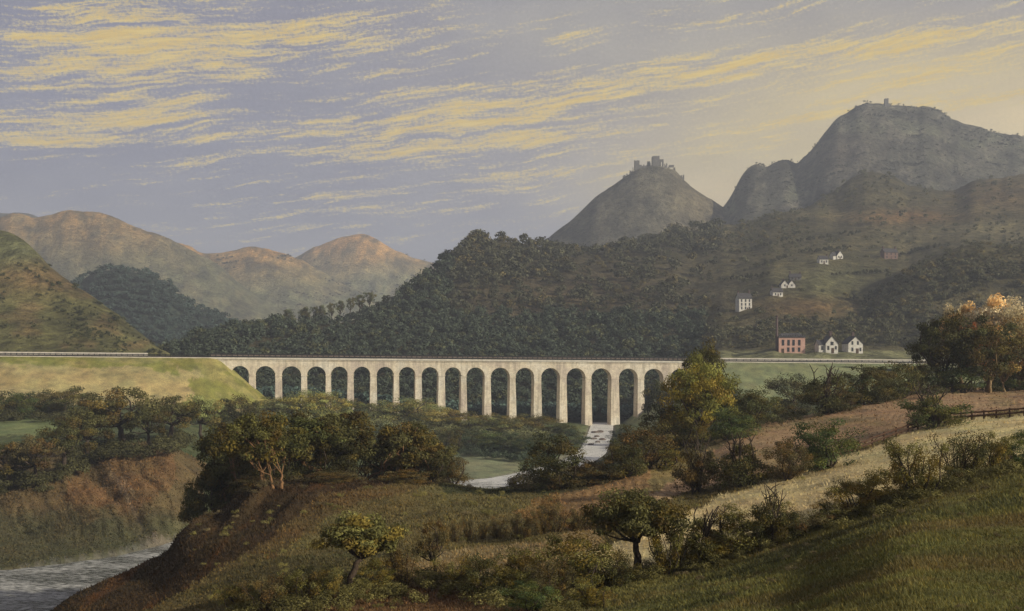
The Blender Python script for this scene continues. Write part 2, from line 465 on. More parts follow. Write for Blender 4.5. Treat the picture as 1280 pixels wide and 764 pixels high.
paint(gul * sstep(0.3, 0.6, fbm((GP + (GD - 300) * 0.75) / 11, GD / 90, 75)), (0.24, 0.19, 0.12), 0.5)
paint(far * sstep(618, 668, GVv + 26 * fbm(GP / 28, GD / 40, 86)) * (GP < 250) * (GD < 345), (0.060, 0.070, 0.038), 0.65)
paint(far & in_poly(jx, jv, [(-500, 478), (60, 470), (200, 472), (300, 500), (330, 520), (200, 508), (100, 505), (-500, 500)]) & (GD > 430), (0.36, 0.285, 0.14), 0.9)
paint(far & in_poly(jx, jv, [(-500, 515), (80, 515), (60, 545), (-500, 550)]) & (GD > 400) & (GD < 620), (0.16, 0.19, 0.085), 0.8)
paint(on_bank & (SS < 60), (0.185, 0.180, 0.050), 0.95)
paint(on_bank & (SS < 60) & (fbm(GX / 30, GY / 12, 81) > 0.1), (0.27, 0.235, 0.095), 0.6)
paint(on_bank & (TT > 16 + 9 * fbm(GX / 26, GY / 9, 84)) & (SS < S_END0 - 6 + 10 * fbm(GX / 12, GY / 8, 85)), (0.33, 0.265, 0.13), 0.85)
paint(on_bank & (SS > 200), (0.17, 0.185, 0.095), 0.9)
paint(far & in_poly(jx, jv, [(555, 560), (640, 556), (655, 600), (560, 608)]) & (GD > 430) & (GD < 620), (0.19, 0.20, 0.12), 0.9)
paint(far & in_poly(jx, jv, [(560, 520), (740, 535), (740, 560), (560, 545)]) & (GD > 540), (0.15, 0.165, 0.075), 0.6)
paint((rd < rw + 4) & (GD > 240), (0.15, 0.135, 0.11), 0.7)
cov *= (1 + 0.16 * fbm(GP / 40, GVv / 12, 91))[..., None]
cov[..., 0] *= 1 + 0.12 * fbm(GX / 9, GY / 9, 92)


def grid_faces(n, m):
    i = np.arange(n - 1)[:, None] * m + np.arange(m - 1)[None, :]
    return np.stack([i, i + m, i + m + 1, i + 1], -1).reshape(-1, 4)


def grid_obj(name, X, Y, Z, c, mat, kind='structure'):
    me = mesh_np(name, np.stack([X, Y, Z], -1), grid_faces(*X.shape), True, c.reshape(-1, 3))
    me.materials.append(mat)
    return tag(link(bpy.data.objects.new(name, me)), kind=kind)


grid_obj('ground', GX, GY, GZ, cov, M['near'])

# everything beyond and behind: one wide low sheet under it all
bs = MB(); bs.face_set([(-16000, -16000, -64), (16000, -16000, -64), (16000, 16000, -64), (-16000, 16000, -64)], [(0, 1, 2, 3)])
me = mesh_np('terrain', bs.v, [bs.f[0]], False, np.tile((0.07, 0.075, 0.035), (4, 1))); me.materials.append(M['far'])
tag(link(bpy.data.objects.new('terrain', me)), kind='structure')

# the river itself
rm = MB(); vs = []
cl = []
for i in range(len(RXY) - 1):
    for k in range(6):
        t = k / 6
        p0, p1, p2, p3 = RXY[max(i - 1, 0)], RXY[i], RXY[i + 1], RXY[min(i + 2, len(RXY) - 1)]
        cl.append((0.5 * ((2 * p1) + (-p0 + p2) * t + (2 * p0 - 5 * p1 + 4 * p2 - p3) * t * t + (-p0 + 3 * p1 - 3 * p2 + p3) * t ** 3), RW[i] + t * (RW[i + 1] - RW[i])))
cl.append((RXY[-1], RW[-1]))
NA = 13; rv = []
for i, (p, w) in enumerate(cl):
    d = cl[min(i + 1, len(cl) - 1)][0] - cl[max(i - 1, 0)][0]; d = d / np.linalg.norm(d); n = np.array([-d[1], d[0]])
    for k in range(NA):
        q = p + n * (k / (NA - 1) * 2 - 1) * (w + 2.5)
        rv.append((q[0], q[1], float(z_riv(p[1])) + 0.12 * float(fbm(q[0] / 3, q[1] / 3, 95, 2))))
foam = np.repeat([-0.03 + 0.24 * float(sstep(420, 480, p[1])) for p, w in cl], NA)
me = mesh_np('river', rv, grid_faces(len(cl), NA), True, np.stack([foam] * 3, -1)); me.materials.append(M['water'])
tag(link(bpy.data.objects.new('river', me)), kind='structure')


def hit(px, v, D0=12.0, D1=1000.0):
    """the point of the ground that is seen at a pixel of the photograph, looking from D0 outwards"""
    i = int(np.argmin(np.abs(GPX - px)))
    col = GVv[i]
    for j in range(1, len(GDS)):
        if GDS[j] < D0: continue
        if GDS[j] > D1: break
        if col[j] <= v:
            t = 0 if abs(col[j] - col[j - 1]) < 1e-6 else np.clip((v - col[j - 1]) / (col[j] - col[j - 1]), 0, 1)
            D = GDS[j - 1] + t * (GDS[j] - GDS[j - 1])
            return np.array([(px - CX) / F * D, D, float(np.interp(D, GDS, GZ[i]))])
    D = min(D1, GDS[-1])
    return np.array([(px - CX) / F * D, D, float(np.interp(D, GDS, GZ[i]))])


# ------------------------------------------------------------------ hills
HILLS = {}


def hill(name, cols, pxs, ds, cover, rough=1.0, seed=0):
    pxs = np.asarray(pxs, float); ds = np.asarray(ds, float)
    V = surface(cols, pxs, ds)
    P, D = np.meshgrid(pxs, ds, indexing='ij')
    X = (P - CX) / F * D
    Z = (HZ - V) * D / F
    s = D / 1000.0
    Z = Z + rough * s * (14.0 * fbm(X / (60 * s), D / (70 * s), seed + 1, 6) + 9.0 * fbm(X / (200 * s), D / (260 * s), seed + 7, 3) - 2.5 * (1 - np.abs(fbm(X / (70 * s) + 0.9 * fbm(X / (90 * s), D / (80 * s), seed + 12, 3), D / (130 * s), seed + 13, 4))) ** 4)
    Vv = HZ - Z / D * F
    c = cover(P, Vv, X, D, Z)
    HILLS[name] = (pxs, ds, X, D, Z, Vv, P)
    return grid_obj(name, X, D, Z, c, M['far'])


def ridge(crest, d0, v0, d1, mid=None, back=900):
    """columns for a hill: foot at (d0, v0), crest at the given pixels and distance, falling away behind"""
    out = {}
    for c in crest:
        px, v, D = c[:3]
        f = mid or 0.55
        lo = v0(px) if callable(v0) else v0
        d00 = d0(px) if callable(d0) else d0
        Dm = d00 + (D - d00) * 0.5
        vm = lo + (v - lo) * f
        out[px] = [(d00, lo), (Dm, vm), (D, v), (D + back * 0.3, v + 0.22 * (lo - v) + 6), (D + back, lo + 40)]
    return out


def cmix(c, m, col):
    m = np.clip(m, 0, 1)[..., None]
    return c * (1 - m) + np.array(col) * m


def geo(a, b, r): return np.exp(np.arange(math.log(a), math.log(b), r))


# -- the wooded valley side with the village (one continuous hillside)
VS = {
    100: [(760, 520), (860, 470), (930, 446), (980, 444), (1100, 470), (2400, 470)],
    200: [(760, 520), (870, 480), (950, 446), (990, 442), (1200, 460), (2400, 470)],
    250: [(760, 520), (870, 480), (960, 430), (1010, 420), (1250, 450), (2400, 470)],
    310: [(780, 520), (880, 480), (980, 424), (1050, 410), (1300, 440), (2400, 470)],
    345: [(790, 520), (890, 480), (1000, 422), (1090, 402), (1400, 440), (2400, 470)],
    400: [(800, 520), (890, 480), (1020, 420), (1120, 404), (1400, 430), (2400, 470)],
    470: [(800, 520), (890, 480), (1030, 420), (1180, 384), (1500, 410), (2400, 450)],
    535: [(800, 520), (890, 480), (1030, 425), (1270, 345), (1600, 380), (2400, 430)],
    565: [(800, 520), (890, 480), (1030, 425), (1200, 362), (1330, 315), (1700, 350), (2400, 420)],
    600: [(800, 520), (890, 480), (1030, 425), (1200, 360), (1380, 297), (1700, 330), (2400, 410)],
    650: [(800, 520), (890, 480), (1030, 425), (1200, 362), (1420, 300), (1700, 330), (2400, 410)],
    690: [(800, 520), (890, 480), (1030, 425), (1200, 364), (1450, 307), (1750, 330), (2400, 400)],
    740: [(800, 520), (890, 480), (1030, 425), (1200, 366), (1500, 313), (1800, 330), (2400, 380)],
    800: [(800, 520), (890, 482), (1030, 425), (1200, 370), (1600, 308), (1900, 330), (2400, 370)],
    860: [(800, 500), (870, 475), (1030, 420), (1200, 370), (1450, 325), (1750, 288), (2000, 300), (2500, 340)],
    900: [(770, 462), (815, 452), (870, 443), (930, 428), (1050, 395), (1200, 362), (1450, 318), (1800, 281), (2050, 290), (2500, 330)],
    960: [(770, 462), (815, 450), (870, 442), (930, 428), (1050, 388), (1200, 352), (1450, 312), (1850, 272), (2100, 280), (2500, 320)],
    1010: [(770, 462), (815, 450), (870, 442), (930, 428), (1050, 388), (1200, 350), (1450, 308), (1900, 262), (2100, 270), (2500, 310)],
    1045: [(770, 462), (815, 450), (870, 442), (930, 428), (1050, 392), (1200, 352), (1450, 308), (1700, 275), (1950, 240), (2150, 250), (2500, 310)],
    1085: [(770, 462), (815, 450), (870, 442), (930, 426), (1050, 392), (1200, 350), (1450, 308), (1700, 262), (2000, 217), (2150, 226), (2500, 300)],
    1110: [(770, 462), (815, 450), (870, 442), (930, 424), (1100, 362), (1200, 348), (1450, 308), (1700, 265), (2000, 219), (2150, 228), (2500, 300)],
    1140: [(770, 462), (815, 450), (870, 442), (930, 422), (1120, 336), (1230, 335), (1450, 308), (1700, 268), (2000, 231), (2200, 240), (2500, 300)],
    1190: [(770, 462), (815, 450), (870, 442), (930, 420), (1150, 314), (1260, 316), (1450, 302), (1700, 270), (2000, 240), (2200, 250), (2500, 300)],
    1220: [(770, 462), (815, 450), (870, 442), (930, 420), (1150, 308), (1260, 314), (1450, 300), (1700, 260), (2000, 228), (2200, 240), (2500, 300)],
    1280: [(770, 462), (815, 450), (870, 442), (930, 420), (1150, 306), (1260, 312), (1450, 296), (1700, 254), (1950, 218), (2200, 230), (2500, 300)],
    1500: [(770, 462), (815, 450), (870, 442), (930, 420), (1150, 306), (1260, 310), (1450, 290), (1700, 245), (1950, 210), (2200, 220), (2500, 300)],
    1750: [(770, 462), (815, 450), (870, 442), (930, 420), (1150, 310), (1260, 312), (1450, 292), (1700, 250), (1950, 222), (2200, 240), (2500, 300)],
}


def cover_vs(P, V, X, D, Z):
    c = np.ones(P.shape + (3,)) * (0.078, 0.069, 0.037)
    n = fbm(P / 60, V / 22, 103); n2 = fbm(P / 18, V / 7, 104)
    c = cmix(c, sstep(-0.1, 0.5, n), (0.110, 0.095, 0.050))
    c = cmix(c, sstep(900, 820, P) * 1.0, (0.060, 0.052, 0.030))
    c = cmix(c, np.exp(-((P - 730) / 150) ** 2 - ((V - 372) / 34) ** 2) * 0.9, (0.105, 0.082, 0.050))
    c = cmix(c, np.exp(-((P - 1040) / 60) ** 2 - ((V - 352) / 22) ** 2) * 0.8, (0.14, 0.14, 0.068))
    c = cmix(c, np.exp(-((P - 1010) / 50) ** 2 - ((V - 385) / 11) ** 2), (0.20, 0.13, 0.06))
    c = cmix(c, np.exp(-((P - 1130) / 60) ** 2 - ((V - 272) / 9) ** 2) * 0.9, (0.20, 0.115, 0.05))
    c = cmix(c, np.exp(-((P - 1250) / 60) ** 2 - ((V - 245) / 20) ** 2) * 0.7, (0.17, 0.115, 0.055))
    c = cmix(c, np.exp(-((P - 1240) / 80) ** 2 - ((V - 290) / 12) ** 2) * 0.8, (0.19, 0.165, 0.09))
    c = cmix(c, sstep(-0.1, -0.5, n2) * 0.5, (0.05, 0.05, 0.025))
    c = cmix(c, sstep(436, 442, V) * (P > 895) * (D < 1000), (0.19, 0.19, 0.10))
    return c


hill('valley_hillside', VS, np.concatenate([np.arange(100, 1300, 3.0), np.arange(1300, 1751, 12.0)]), np.concatenate([geo(760, 2500, 0.0085), [2500.0]]), cover_vs, 0.55, 110)

# -- the grassy hill at the left edge
lh = [(-420, 250, 1300), (-200, 262, 1250), (-60, 278, 1200), (0, 289, 1150), (30, 300, 1120), (60, 329, 1080), (100, 364, 1030), (150, 401, 980), (200, 433, 930), (245, 452, 880), (300, 475, 850)]


def cover_l(P, V, X, D, Z):
    c = np.ones(P.shape + (3,)) * (0.125, 0.120, 0.048)
    n = fbm(P / 34, V / 16, 123); n2 = fbm(P / 12, V / 7, 124)
    c = cmix(c, sstep(0.0, 0.5, n), (0.165, 0.125, 0.055))
    c = cmix(c, np.exp(-((P - 40) / 60) ** 2 - ((V - 345) / 22) ** 2) * 0.8, (0.18, 0.115, 0.055))
    c = cmix(c, np.exp(-((P - 15) / 50) ** 2 - ((V - 310) / 20) ** 2) * 0.7, (0.17, 0.185, 0.095))
    c = cmix(c, sstep(-0.05, -0.4, n2) * 0.5, (0.06, 0.062, 0.026))
    return c


hill('grassy_hill', ridge(lh, lambda p: 745 if p < 150 else 760, lambda p: 452 if p < 200 else 480, 0, 0.5, 700), np.arange(-420, 301, 3.0), geo(740, 2000, 0.011), cover_l, 0.6, 120)

# -- the small wooded knoll behind it
kn = [(20, 420, 1900), (60, 385, 1900), (95, 356, 1900), (120, 345, 1900), (150, 340, 1900), (180, 342, 1900), (205, 352, 1900), (235, 375, 1880), (275, 393, 1850), (310, 412, 1820), (360, 425, 1800), (420, 440, 1780)]
hill('wooded_knoll', ridge(kn, 1500, 455, 0, 0.55, 700), np.arange(20, 421, 3.0), geo(1500, 2600, 0.014), lambda P, V, X, D, Z: np.ones(P.shape + (3,)) * (0.035, 0.048, 0.036), 0.5, 130)


def cover_suntop(top, low, vt, vb, seed, dark=(0.075, 0.07, 0.045)):
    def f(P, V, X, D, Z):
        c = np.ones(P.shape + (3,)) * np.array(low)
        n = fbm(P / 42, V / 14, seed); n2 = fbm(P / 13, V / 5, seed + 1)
        c = cmix(c, sstep(vb, vt, V + 12 * n), top)  # warm low sunlight on the hill tops is painted into the cover colour
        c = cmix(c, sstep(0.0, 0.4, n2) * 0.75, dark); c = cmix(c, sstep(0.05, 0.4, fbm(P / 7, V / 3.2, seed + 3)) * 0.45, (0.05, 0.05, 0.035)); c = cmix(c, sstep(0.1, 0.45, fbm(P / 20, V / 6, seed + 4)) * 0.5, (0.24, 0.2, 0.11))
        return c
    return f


fh1 = [(-420, 290, 3500), (-200, 262, 3500), (-50, 272, 3450), (0, 271, 3400), (20, 266, 3400), (45, 270, 3400), (62, 266, 3400), (78, 259, 3400), (92, 256, 3400), (120, 260, 3400), (150, 271, 3400), (180, 287, 3400), (205, 299, 3400), (260, 330, 3400), (330, 385, 3400), (420, 430, 3400)]
hill('brown_suntop_hill', ridge(fh1, 2500, 470, 0, 0.5, 1200), np.arange(-420, 421, 4.0), geo(2500, 4700, 0.014), cover_suntop((0.34, 0.205, 0.08), (0.13, 0.13, 0.075), 258, 345, 143), 0.55, 140)
fh0 = [(-420, 250, 4700), (-60, 262, 4600), (0, 267, 4500), (22, 265, 4500), (40, 268, 4500), (70, 285, 4500), (140, 330, 4500), (260, 400, 4500)]
hill('blue_distant_hill', ridge(fh0, 3700, 470, 0, 0.5, 1200), np.arange(-420, 261, 6.0), geo(3700, 6000, 0.02), cover_suntop((0.10, 0.10, 0.09), (0.10, 0.11, 0.09), 260, 330, 148), 0.4, 145)
fh2 = [(60, 380, 3900), (90, 335, 3900), (120, 323, 3900), (150, 312, 3900), (185, 301, 3950), (215, 299, 4000), (235, 303, 4000), (252, 312, 4000), (275, 314, 4000), (300, 309, 4000), (325, 306, 4000), (345, 312, 4000), (365, 320, 4000), (420, 350, 4000), (500, 395, 4000), (600, 430, 4000)]
hill('orange_suntop_hill', ridge(fh2, 2700, 470, 0, 0.45, 1200), np.arange(60, 601, 4.0), geo(2700, 5300, 0.013), cover_suntop((0.46, 0.25, 0.08), (0.16, 0.165, 0.09), 296, 372, 153), 0.5, 150)
fh3 = [(300, 400, 4700), (335, 345, 4700), (365, 319, 4700), (390, 304, 4700), (412, 295, 4700), (430, 290, 4700), (452, 291, 4700), (468, 297, 4700), (490, 309, 4700), (515, 320, 4700), (545, 329, 4700), (600, 345, 4700), (720, 390, 4700)]
hill('far_suntop_hill', ridge(fh3, 3400, 460, 0, 0.45, 1300), np.arange(300, 721, 4.0), geo(3400, 6200, 0.013), cover_suntop((0.50, 0.27, 0.09), (0.17, 0.18, 0.10), 290, 365, 158), 0.45, 155)

# -- the conical castle hill and the big mountain on the right
ch = [(560, 400, 2600), (630, 335, 2600), (685, 296, 2600), (712, 275, 2600), (740, 252, 2600), (765, 234, 2600), (785, 219, 2600), (800, 211, 2600), (822, 209, 2600), (842, 213.5, 2600), (856, 226, 2600), (870, 238, 2600), (890, 251, 2600), (915, 270, 2600), (960, 310, 2600), (1020, 370, 2600)]


def cover_c(P, V, X, D, Z):
    c = np.ones(P.shape + (3,)) * (0.105, 0.098, 0.075)
    n = fbm(P / 16, V / 16, 163)
    c = cmix(c, sstep(0, 0.5, n) * 0.6, (0.15, 0.135, 0.10)); c = cmix(c, sstep(0, -0.5, n) * 0.6, (0.06, 0.06, 0.05))
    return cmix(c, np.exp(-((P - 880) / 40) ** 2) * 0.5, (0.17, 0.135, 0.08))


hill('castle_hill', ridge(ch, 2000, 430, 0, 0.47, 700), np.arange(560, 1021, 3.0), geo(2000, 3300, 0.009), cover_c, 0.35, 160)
mt = [(800, 340, 2700), (845, 310, 2700), (885, 279, 2700), (900, 262, 2700), (915, 243, 2700), (928, 220, 2700), (937, 207, 2700), (946, 202, 2700), (958, 206, 2710), (968, 201, 2720), (982, 199, 2720), (994, 202, 2740), (1006, 192, 2750), (1018, 183, 2750), (1032, 168, 2760), (1046, 154, 2780), (1060, 145, 2800), (1078, 137, 2800), (1098, 132, 2800), (1112, 131, 2800), (1140, 132, 2800), (1165, 136, 2800), (1185, 143, 2800), (1205, 150, 2800), (1225, 154, 2800), (1250, 157, 2800), (1290, 165, 2800), (1400, 185, 2800), (1550, 230, 2800), (1800, 300, 2800)]


def cover_m(P, V, X, D, Z):
    c = np.ones(P.shape + (3,)) * (0.072, 0.070, 0.056)
    n = fbm(P / 50, V / 20, 173); n2 = fbm(P / 14, V / 9, 174)
    c = cmix(c, sstep(0.0, 0.5, n) * 0.7, (0.13, 0.135, 0.09)); c = cmix(c, sstep(0.0, 0.4, n2) * 0.8, (0.036, 0.034, 0.028)); c = cmix(c, sstep(0.1, 0.4, fbm(P / 9, V / 5, 178)) * 0.6, (0.15, 0.135, 0.11))
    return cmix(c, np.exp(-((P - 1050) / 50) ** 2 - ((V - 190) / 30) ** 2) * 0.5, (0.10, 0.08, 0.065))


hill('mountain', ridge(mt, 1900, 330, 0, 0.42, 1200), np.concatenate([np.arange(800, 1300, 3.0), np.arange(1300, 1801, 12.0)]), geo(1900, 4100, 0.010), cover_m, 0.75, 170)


def hill_hit(name, px, v):
    """point of a hill seen at a pixel"""
    pxs, ds, X, D, Z, Vv, P = HILLS[name]
    i = int(np.argmin(np.abs(pxs - px)))
    for j in range(1, len(ds)):
        if Vv[i, j] <= v:
            t = np.clip((v - Vv[i, j - 1]) / (Vv[i, j] - Vv[i, j - 1] - 1e-9), 0, 1)
            d = ds[j - 1] + t * (ds[j] - ds[j - 1])
            return np.array([(px - CX) / F * d, d, Z[i, j - 1] + t * (Z[i, j] - Z[i, j - 1])])
    j = int(np.argmin(Vv[i]))
    return np.array([(px - CX) / F * ds[j], ds[j], Z[i, j]])

# ------------------------------------------------------------------ the viaduct
ZB = -50.0
via = empty('viaduct', (P0[0], P0[1], ZB), AL)
tag(via, 'long pale stone railway viaduct with nineteen tall round arches across the valley', 'viaduct')


def s_front(px):
    k = (px - CX) / F
    q = P0 + NV * VW
    return (k * q[1] - q[0]) / (EV[0] - k * EV[1])


OPEN = [(289, 310.6), (319.5, 343.5), (352.6, 376), (384.4, 406.7), (414.4, 434), (442.6, 462.5), (471.4, 491.8), (499.4, 518.8), (527.7, 547.6),
        (556.7, 575.8), (583.7, 605.4), (614, 636.8), (645.2, 667.2), (677.1, 699.4), (708.8, 731.3), (739.7, 763.8), (774.2, 796.8), (805.7, 829), (838.9, 860)]
arches = [(s_front(a - 0.6), s_front(b + 0.6)) for a, b in OPEN]
VS0, VS1 = s_front(261), s_front(884)


def zt(s): return z_rail(s) - ZB


wall = MB(); piers = []
NSEG = 14
edges = [VS0] + [e for ab in arches for e in ab] + [VS1]
TOPD = -0.9                                              # spandrel top, under the cornice


def vquad(mb, pts):                                      # front and back copies of an (s, z) quad
    mb.face_set([(s, -VW, z) for s, z in pts], [tuple(range(len(pts)))])
    mb.face_set([(s, VW, z) for s, z in pts], [tuple(range(len(pts) - 1, -1, -1))])


springs = []
for a, b in arches:
    r = (b - a) / 2; c = (a + b) / 2
    springs.append(zt(c) - 5.0 - r)
for i, (a, b) in enumerate(arches):
    r = (b - a) / 2; c = (a + b) / 2; zs = springs[i]
    arc = [(c - r * math.cos(math.pi * k / NSEG), zs + r * math.sin(math.pi * k / NSEG)) for k in range(NSEG + 1)]
    for k in range(NSEG):
        (s0, z0), (s1, z1) = arc[k], arc[k + 1]
        vquad(wall, [(s0, z0), (s1, z1), (s1, zt(s1) + TOPD), (s0, zt(s0) + TOPD)])
        wall.face_set([(s0, -VW, z0), (s0, VW, z0), (s1, VW, z1), (s1, -VW, z1)], [(0, 1, 2, 3)])
for i in range(len(arches) + 1):
    a = VS0 if i == 0 else arches[i - 1][1]; b = VS1 if i == len(arches) else arches[i][0]
    za = springs[max(i - 1, 0)]; zb = springs[min(i, len(arches) - 1)]
    vquad(wall, [(a, za), (b, zb), (b, zt(b) + TOPD), (a, zt(a) + TOPD)])
    piers.append((a, b, min(za, zb)))
wall.face_set([(VS0, -VW, zt(VS0) + TOPD), (VS1, -VW, zt(VS1) + TOPD), (VS1, VW, zt(VS1) + TOPD), (VS0, VW, zt(VS0) + TOPD)], [(0, 1, 2, 3)])
wall.build('arcade', M['stone'], via)
for i, (a, b, z) in enumerate(piers):
    mb = MB(); zb = -14.0; e = 0.018 * (z - zb); i0 = 0.03
    t = [(a + i0, -VW + i0), (b - i0, -VW + i0), (b - i0, VW - i0), (a + i0, VW - i0)]
    lo = [(a - e, -VW - e * 1.2), (b + e, -VW - e * 1.2), (b + e, VW + e * 1.2), (a - e, VW + e * 1.2)]
    n = 6; vs = []
    for k in range(n + 1):
        f = k / n
        vs += [(t[j][0] * (1 - f) + lo[j][0] * f, t[j][1] * (1 - f) + lo[j][1] * f, (z + 0.3) * (1 - f) + zb * f) for j in range(4)]
    mb.face_set(vs, [(k * 4 + j, (k + 1) * 4 + j, (k + 1) * 4 + (j + 1) % 4, k * 4 + (j + 1) % 4) for k in range(n) for j in range(4)])
    p = mb.build('pier', M['stone'], via)
    im = MB(); im.box(a - 0.22, b + 0.22, -VW - 0.22, VW + 0.22, z - 0.35, z + 0.22); im.build('impost', M['stone'], p)


def beam(mb, s0, s1, y0, y1, d0, d1, zf=zt):
    mb.face_set([(s0, y0, zf(s0) + d0), (s1, y0, zf(s1) + d0), (s1, y1, zf(s1) + d0), (s0, y1, zf(s0) + d0),
                 (s0, y0, zf(s0) + d1), (s1, y0, zf(s1) + d1), (s1, y1, zf(s1) + d1), (s0, y1, zf(s0) + d1)],
                [(0, 3, 2, 1), (4, 5, 6, 7), (0, 1, 5, 4), (1, 2, 6, 5), (2, 3, 7, 6), (3, 0, 4, 7)])


cm = MB(); beam(cm, VS0, VS1, -VW - 0.75, VW + 0.75, -0.9, 0.25); cm.build('cornice', M['coping'], via)
cm = MB(); beam(cm, VS0, VS1, -VW - 0.30, VW + 0.30, -1.75, -0.902); cm.build('string_course', M['stone'], via)
cm = MB(); beam(cm, VS0, VS1, VW - 0.9, VW - 0.35, 0.252, 2.3); cm.build('parapet', M['rock'], via)
for y, nm in ((-VW - 0.15, 'railing'), (VW + 0.05, 'railing')):
    rl = MB()
    beam(rl, VS0, VS1, y - 0.12, y + 0.12, 1.85, 2.65); beam(rl, VS0, VS1, y - 0.16, y + 0.16, 0.252, 1.1)
    ro = rl.build(nm, M['iron'], via)
    if y < 0:
        n = 99; pm = None
        for k in range(n):
            s = VS0 + 1 + (VS1 - VS0 - 2) * k / (n - 1)
            if pm is None:
                q = MB(); q.box(-0.34, 0.34, -0.18, 0.18, 0.0, 1.34); pm = q.mesh('railing_post'); pm.materials.append(M['iron'])
            po = link(bpy.data.objects.new('post', pm), ro); po.location = (s, y, zt(s) + 0.72)

# the line on its banks: ballast, rails, pale edging walls


def zr0(s): return z_rail(s)


def rail_obj(name, s0, s1, y0, y1, d0, d1, mat, n=1):
    mb = MB()
    for k in range(n): beam(mb, s0 + (s1 - s0) * k / n, s0 + (s1 - s0) * (k + 1) / n, y0, y1, d0, d1, zr0)
    o = mb.build(name, mat); o.location = (P0[0], P0[1], 0); o.rotation_euler = (0, 0, AL); return o


SL, SR = -420.0, S_END1 + 420
for s0, s1, side in ((SL, VS0 - 0.01, 'left'), (VS1 + 0.01, SR, 'right')):
    tag(rail_obj('railway_trackbed', s0, s1, -4.4, 4.4, -1.2, 0.30, M['ballast']), kind='structure')
    rl = MB()
    for y in (-3.0, -1.55, 1.55, 3.0): beam(rl, s0, s1, y - 0.06, y + 0.06, 0.30, 0.48, zr0)
    for k in range(int((s1 - s0) / 1.0)): 
        for y in (-2.28, 2.28): beam(rl, s0 + k, s0 + k + 0.3, y - 1.2, y + 1.2, 0.28, 0.36, zr0)
    o = rl.build('railway_track', M['iron']); o.location = (P0[0], P0[1], 0); o.rotation_euler = (0, 0, AL); tag(o, kind='structure')
    nw = rail_obj('lineside_wall', s0, s1, -5.3, -4.45, -1.0, 0.10, M['coping'])
    fw = rail_obj('lineside_wall', s0, s1 - (38 if side == 'left' else 0), 5.2, 6.3, -1.5, 2.5 if side == 'left' else 2.5, M['coping'])
    lf = empty('lineside_fence', (P0[0], P0[1], 0), AL)
    tag(lf, 'dark rail fence along the railway above the green bank, left of the viaduct' if side == 'left' else 'dark rail fence along the railway below the mill and gabled houses', 'fence', 'dark fences along the railway')
    f0, f1 = (-190.0, VS0) if side == 'left' else (VS1, VS1 + 300)
    rr = MB(); beam(rr, f0, f1, -4.2, -4.0, 1.25, 1.75, zr0); rr.build('rail', M['iron'], lf)
    rr = MB(); beam(rr, f0, f1, -4.2, -4.0, 0.55, 1.0, zr0); rr.build('rail', M['iron'], lf)
    for k in range(60):
        s = f0 + 0.5 + (f1 - f0 - 1) * k / 59
        if k == 0:
            q = MB(); q.box(-0.2, 0.2, -4.25, -3.9, -0.3, 1.9); lpm = q.mesh('lineside_post'); lpm.materials.append(M['iron'])
        po = link(bpy.data.objects.new('post', lpm), lf); po.location = (s, 0, z_rail(s))
    if side == 'left':
        tag(nw, 'low pale stone edging of the railway along the top of the green bank', 'wall', 'pale walls along the railway')
        tag(fw, 'pale stone wall behind the railway track at the foot of the grassy hill', 'wall', 'pale walls along the railway')
    else:
        tag(nw, 'low pale stone edging on the valley side of the railway below the pink mill', 'wall', 'pale walls along the railway')
        tag(fw, 'pale stone wall behind the railway in front of the white gabled houses', 'wall', 'pale walls along the railway')


# ------------------------------------------------------------------ houses
def pane(parent, x, z, w, h, y=-0.0, mat='glass', kind='window'):
    fr = MB()
    fr.box(x - w / 2 - 0.18, x + w / 2 + 0.18, y - 0.10, y + 0.25, z - 0.22, z + h + 0.18)
    f = fr.build(kind, M['slate'] if kind == 'window' else M['door'], parent)
    g = MB(); g.box(x - w / 2, x + w / 2, y - 0.16, y + 0.2, z, z + h); g.build('pane' if kind == 'window' else 'panel', M[mat], f)


def gable_block(wb, rb, x0, x1, y0, y1, h, rh, front, ov=0.45):
    """walls of a block and its two roof slopes; front=True turns the gable to the front"""
    base = -2.5
    if front:
        xm = (x0 + x1) / 2
        wb.face_set([(x0, y0, base), (x1, y0, base), (x1, y0, h), (xm, y0, h + rh), (x0, y0, h), (x0, y1, base), (x1, y1, base), (x1, y1, h), (xm, y1, h + rh), (x0, y1, h)],
                    [(0, 1, 2, 3, 4), (9, 8, 7, 6, 5), (0, 4, 9, 5), (1, 6, 7, 2)])
        k = rh / (xm - x0)
        for sx, xe in ((-1, x0), (1, x1)):
            a = (xe + sx * ov, h - k * ov)
            for t0, t1 in (((a[0], a[1] + 0.05), (xm, h + rh + 0.05)),):
                v = [(t0[0], y0 - ov, t0[1]), (t1[0], y0 - ov, t1[1]), (t1[0], y1 + ov, t1[1]), (t0[0], y1 + ov, t0[1])]
                rb.face_set(v + [(p[0], p[1], p[2] + 0.38) for p in v], [(0, 1, 2, 3), (7, 6, 5, 4), (0, 4, 5, 1), (1, 5, 6, 2), (2, 6, 7, 3), (3, 7, 4, 0)])
    else:
        ym = (y0 + y1) / 2
        wb.face_set([(x0, y0, base), (x0, y1, base), (x0, y1, h), (x0, ym, h + rh), (x0, y0, h), (x1, y0, base), (x1, y1, base), (x1, y1, h), (x1, ym, h + rh), (x1, y0, h)],
                    [(4, 3, 2, 1, 0), (5, 6, 7, 8, 9), (0, 5, 9, 4), (1, 2, 7, 6)])
        k = rh / (ym - y0)
        for sy, ye in ((-1, y0), (1, y1)):
            a = (ye + sy * ov, h - k * ov + 0.05); t = (ym, h + rh + 0.05)
            v = [(x0 - ov, a[0], a[1]), (x1 + ov, a[0], a[1]), (x1 + ov, t[0], t[1]), (x0 - ov, t[0], t[1])]
            rb.face_set(v + [(p[0], p[1], p[2] + 0.38) for p in v], [(3, 2, 1, 0), (4, 5, 6, 7), (0, 4, 7, 3), (1, 2, 6, 5), (0, 1, 5, 4), (2, 3, 7, 6)])


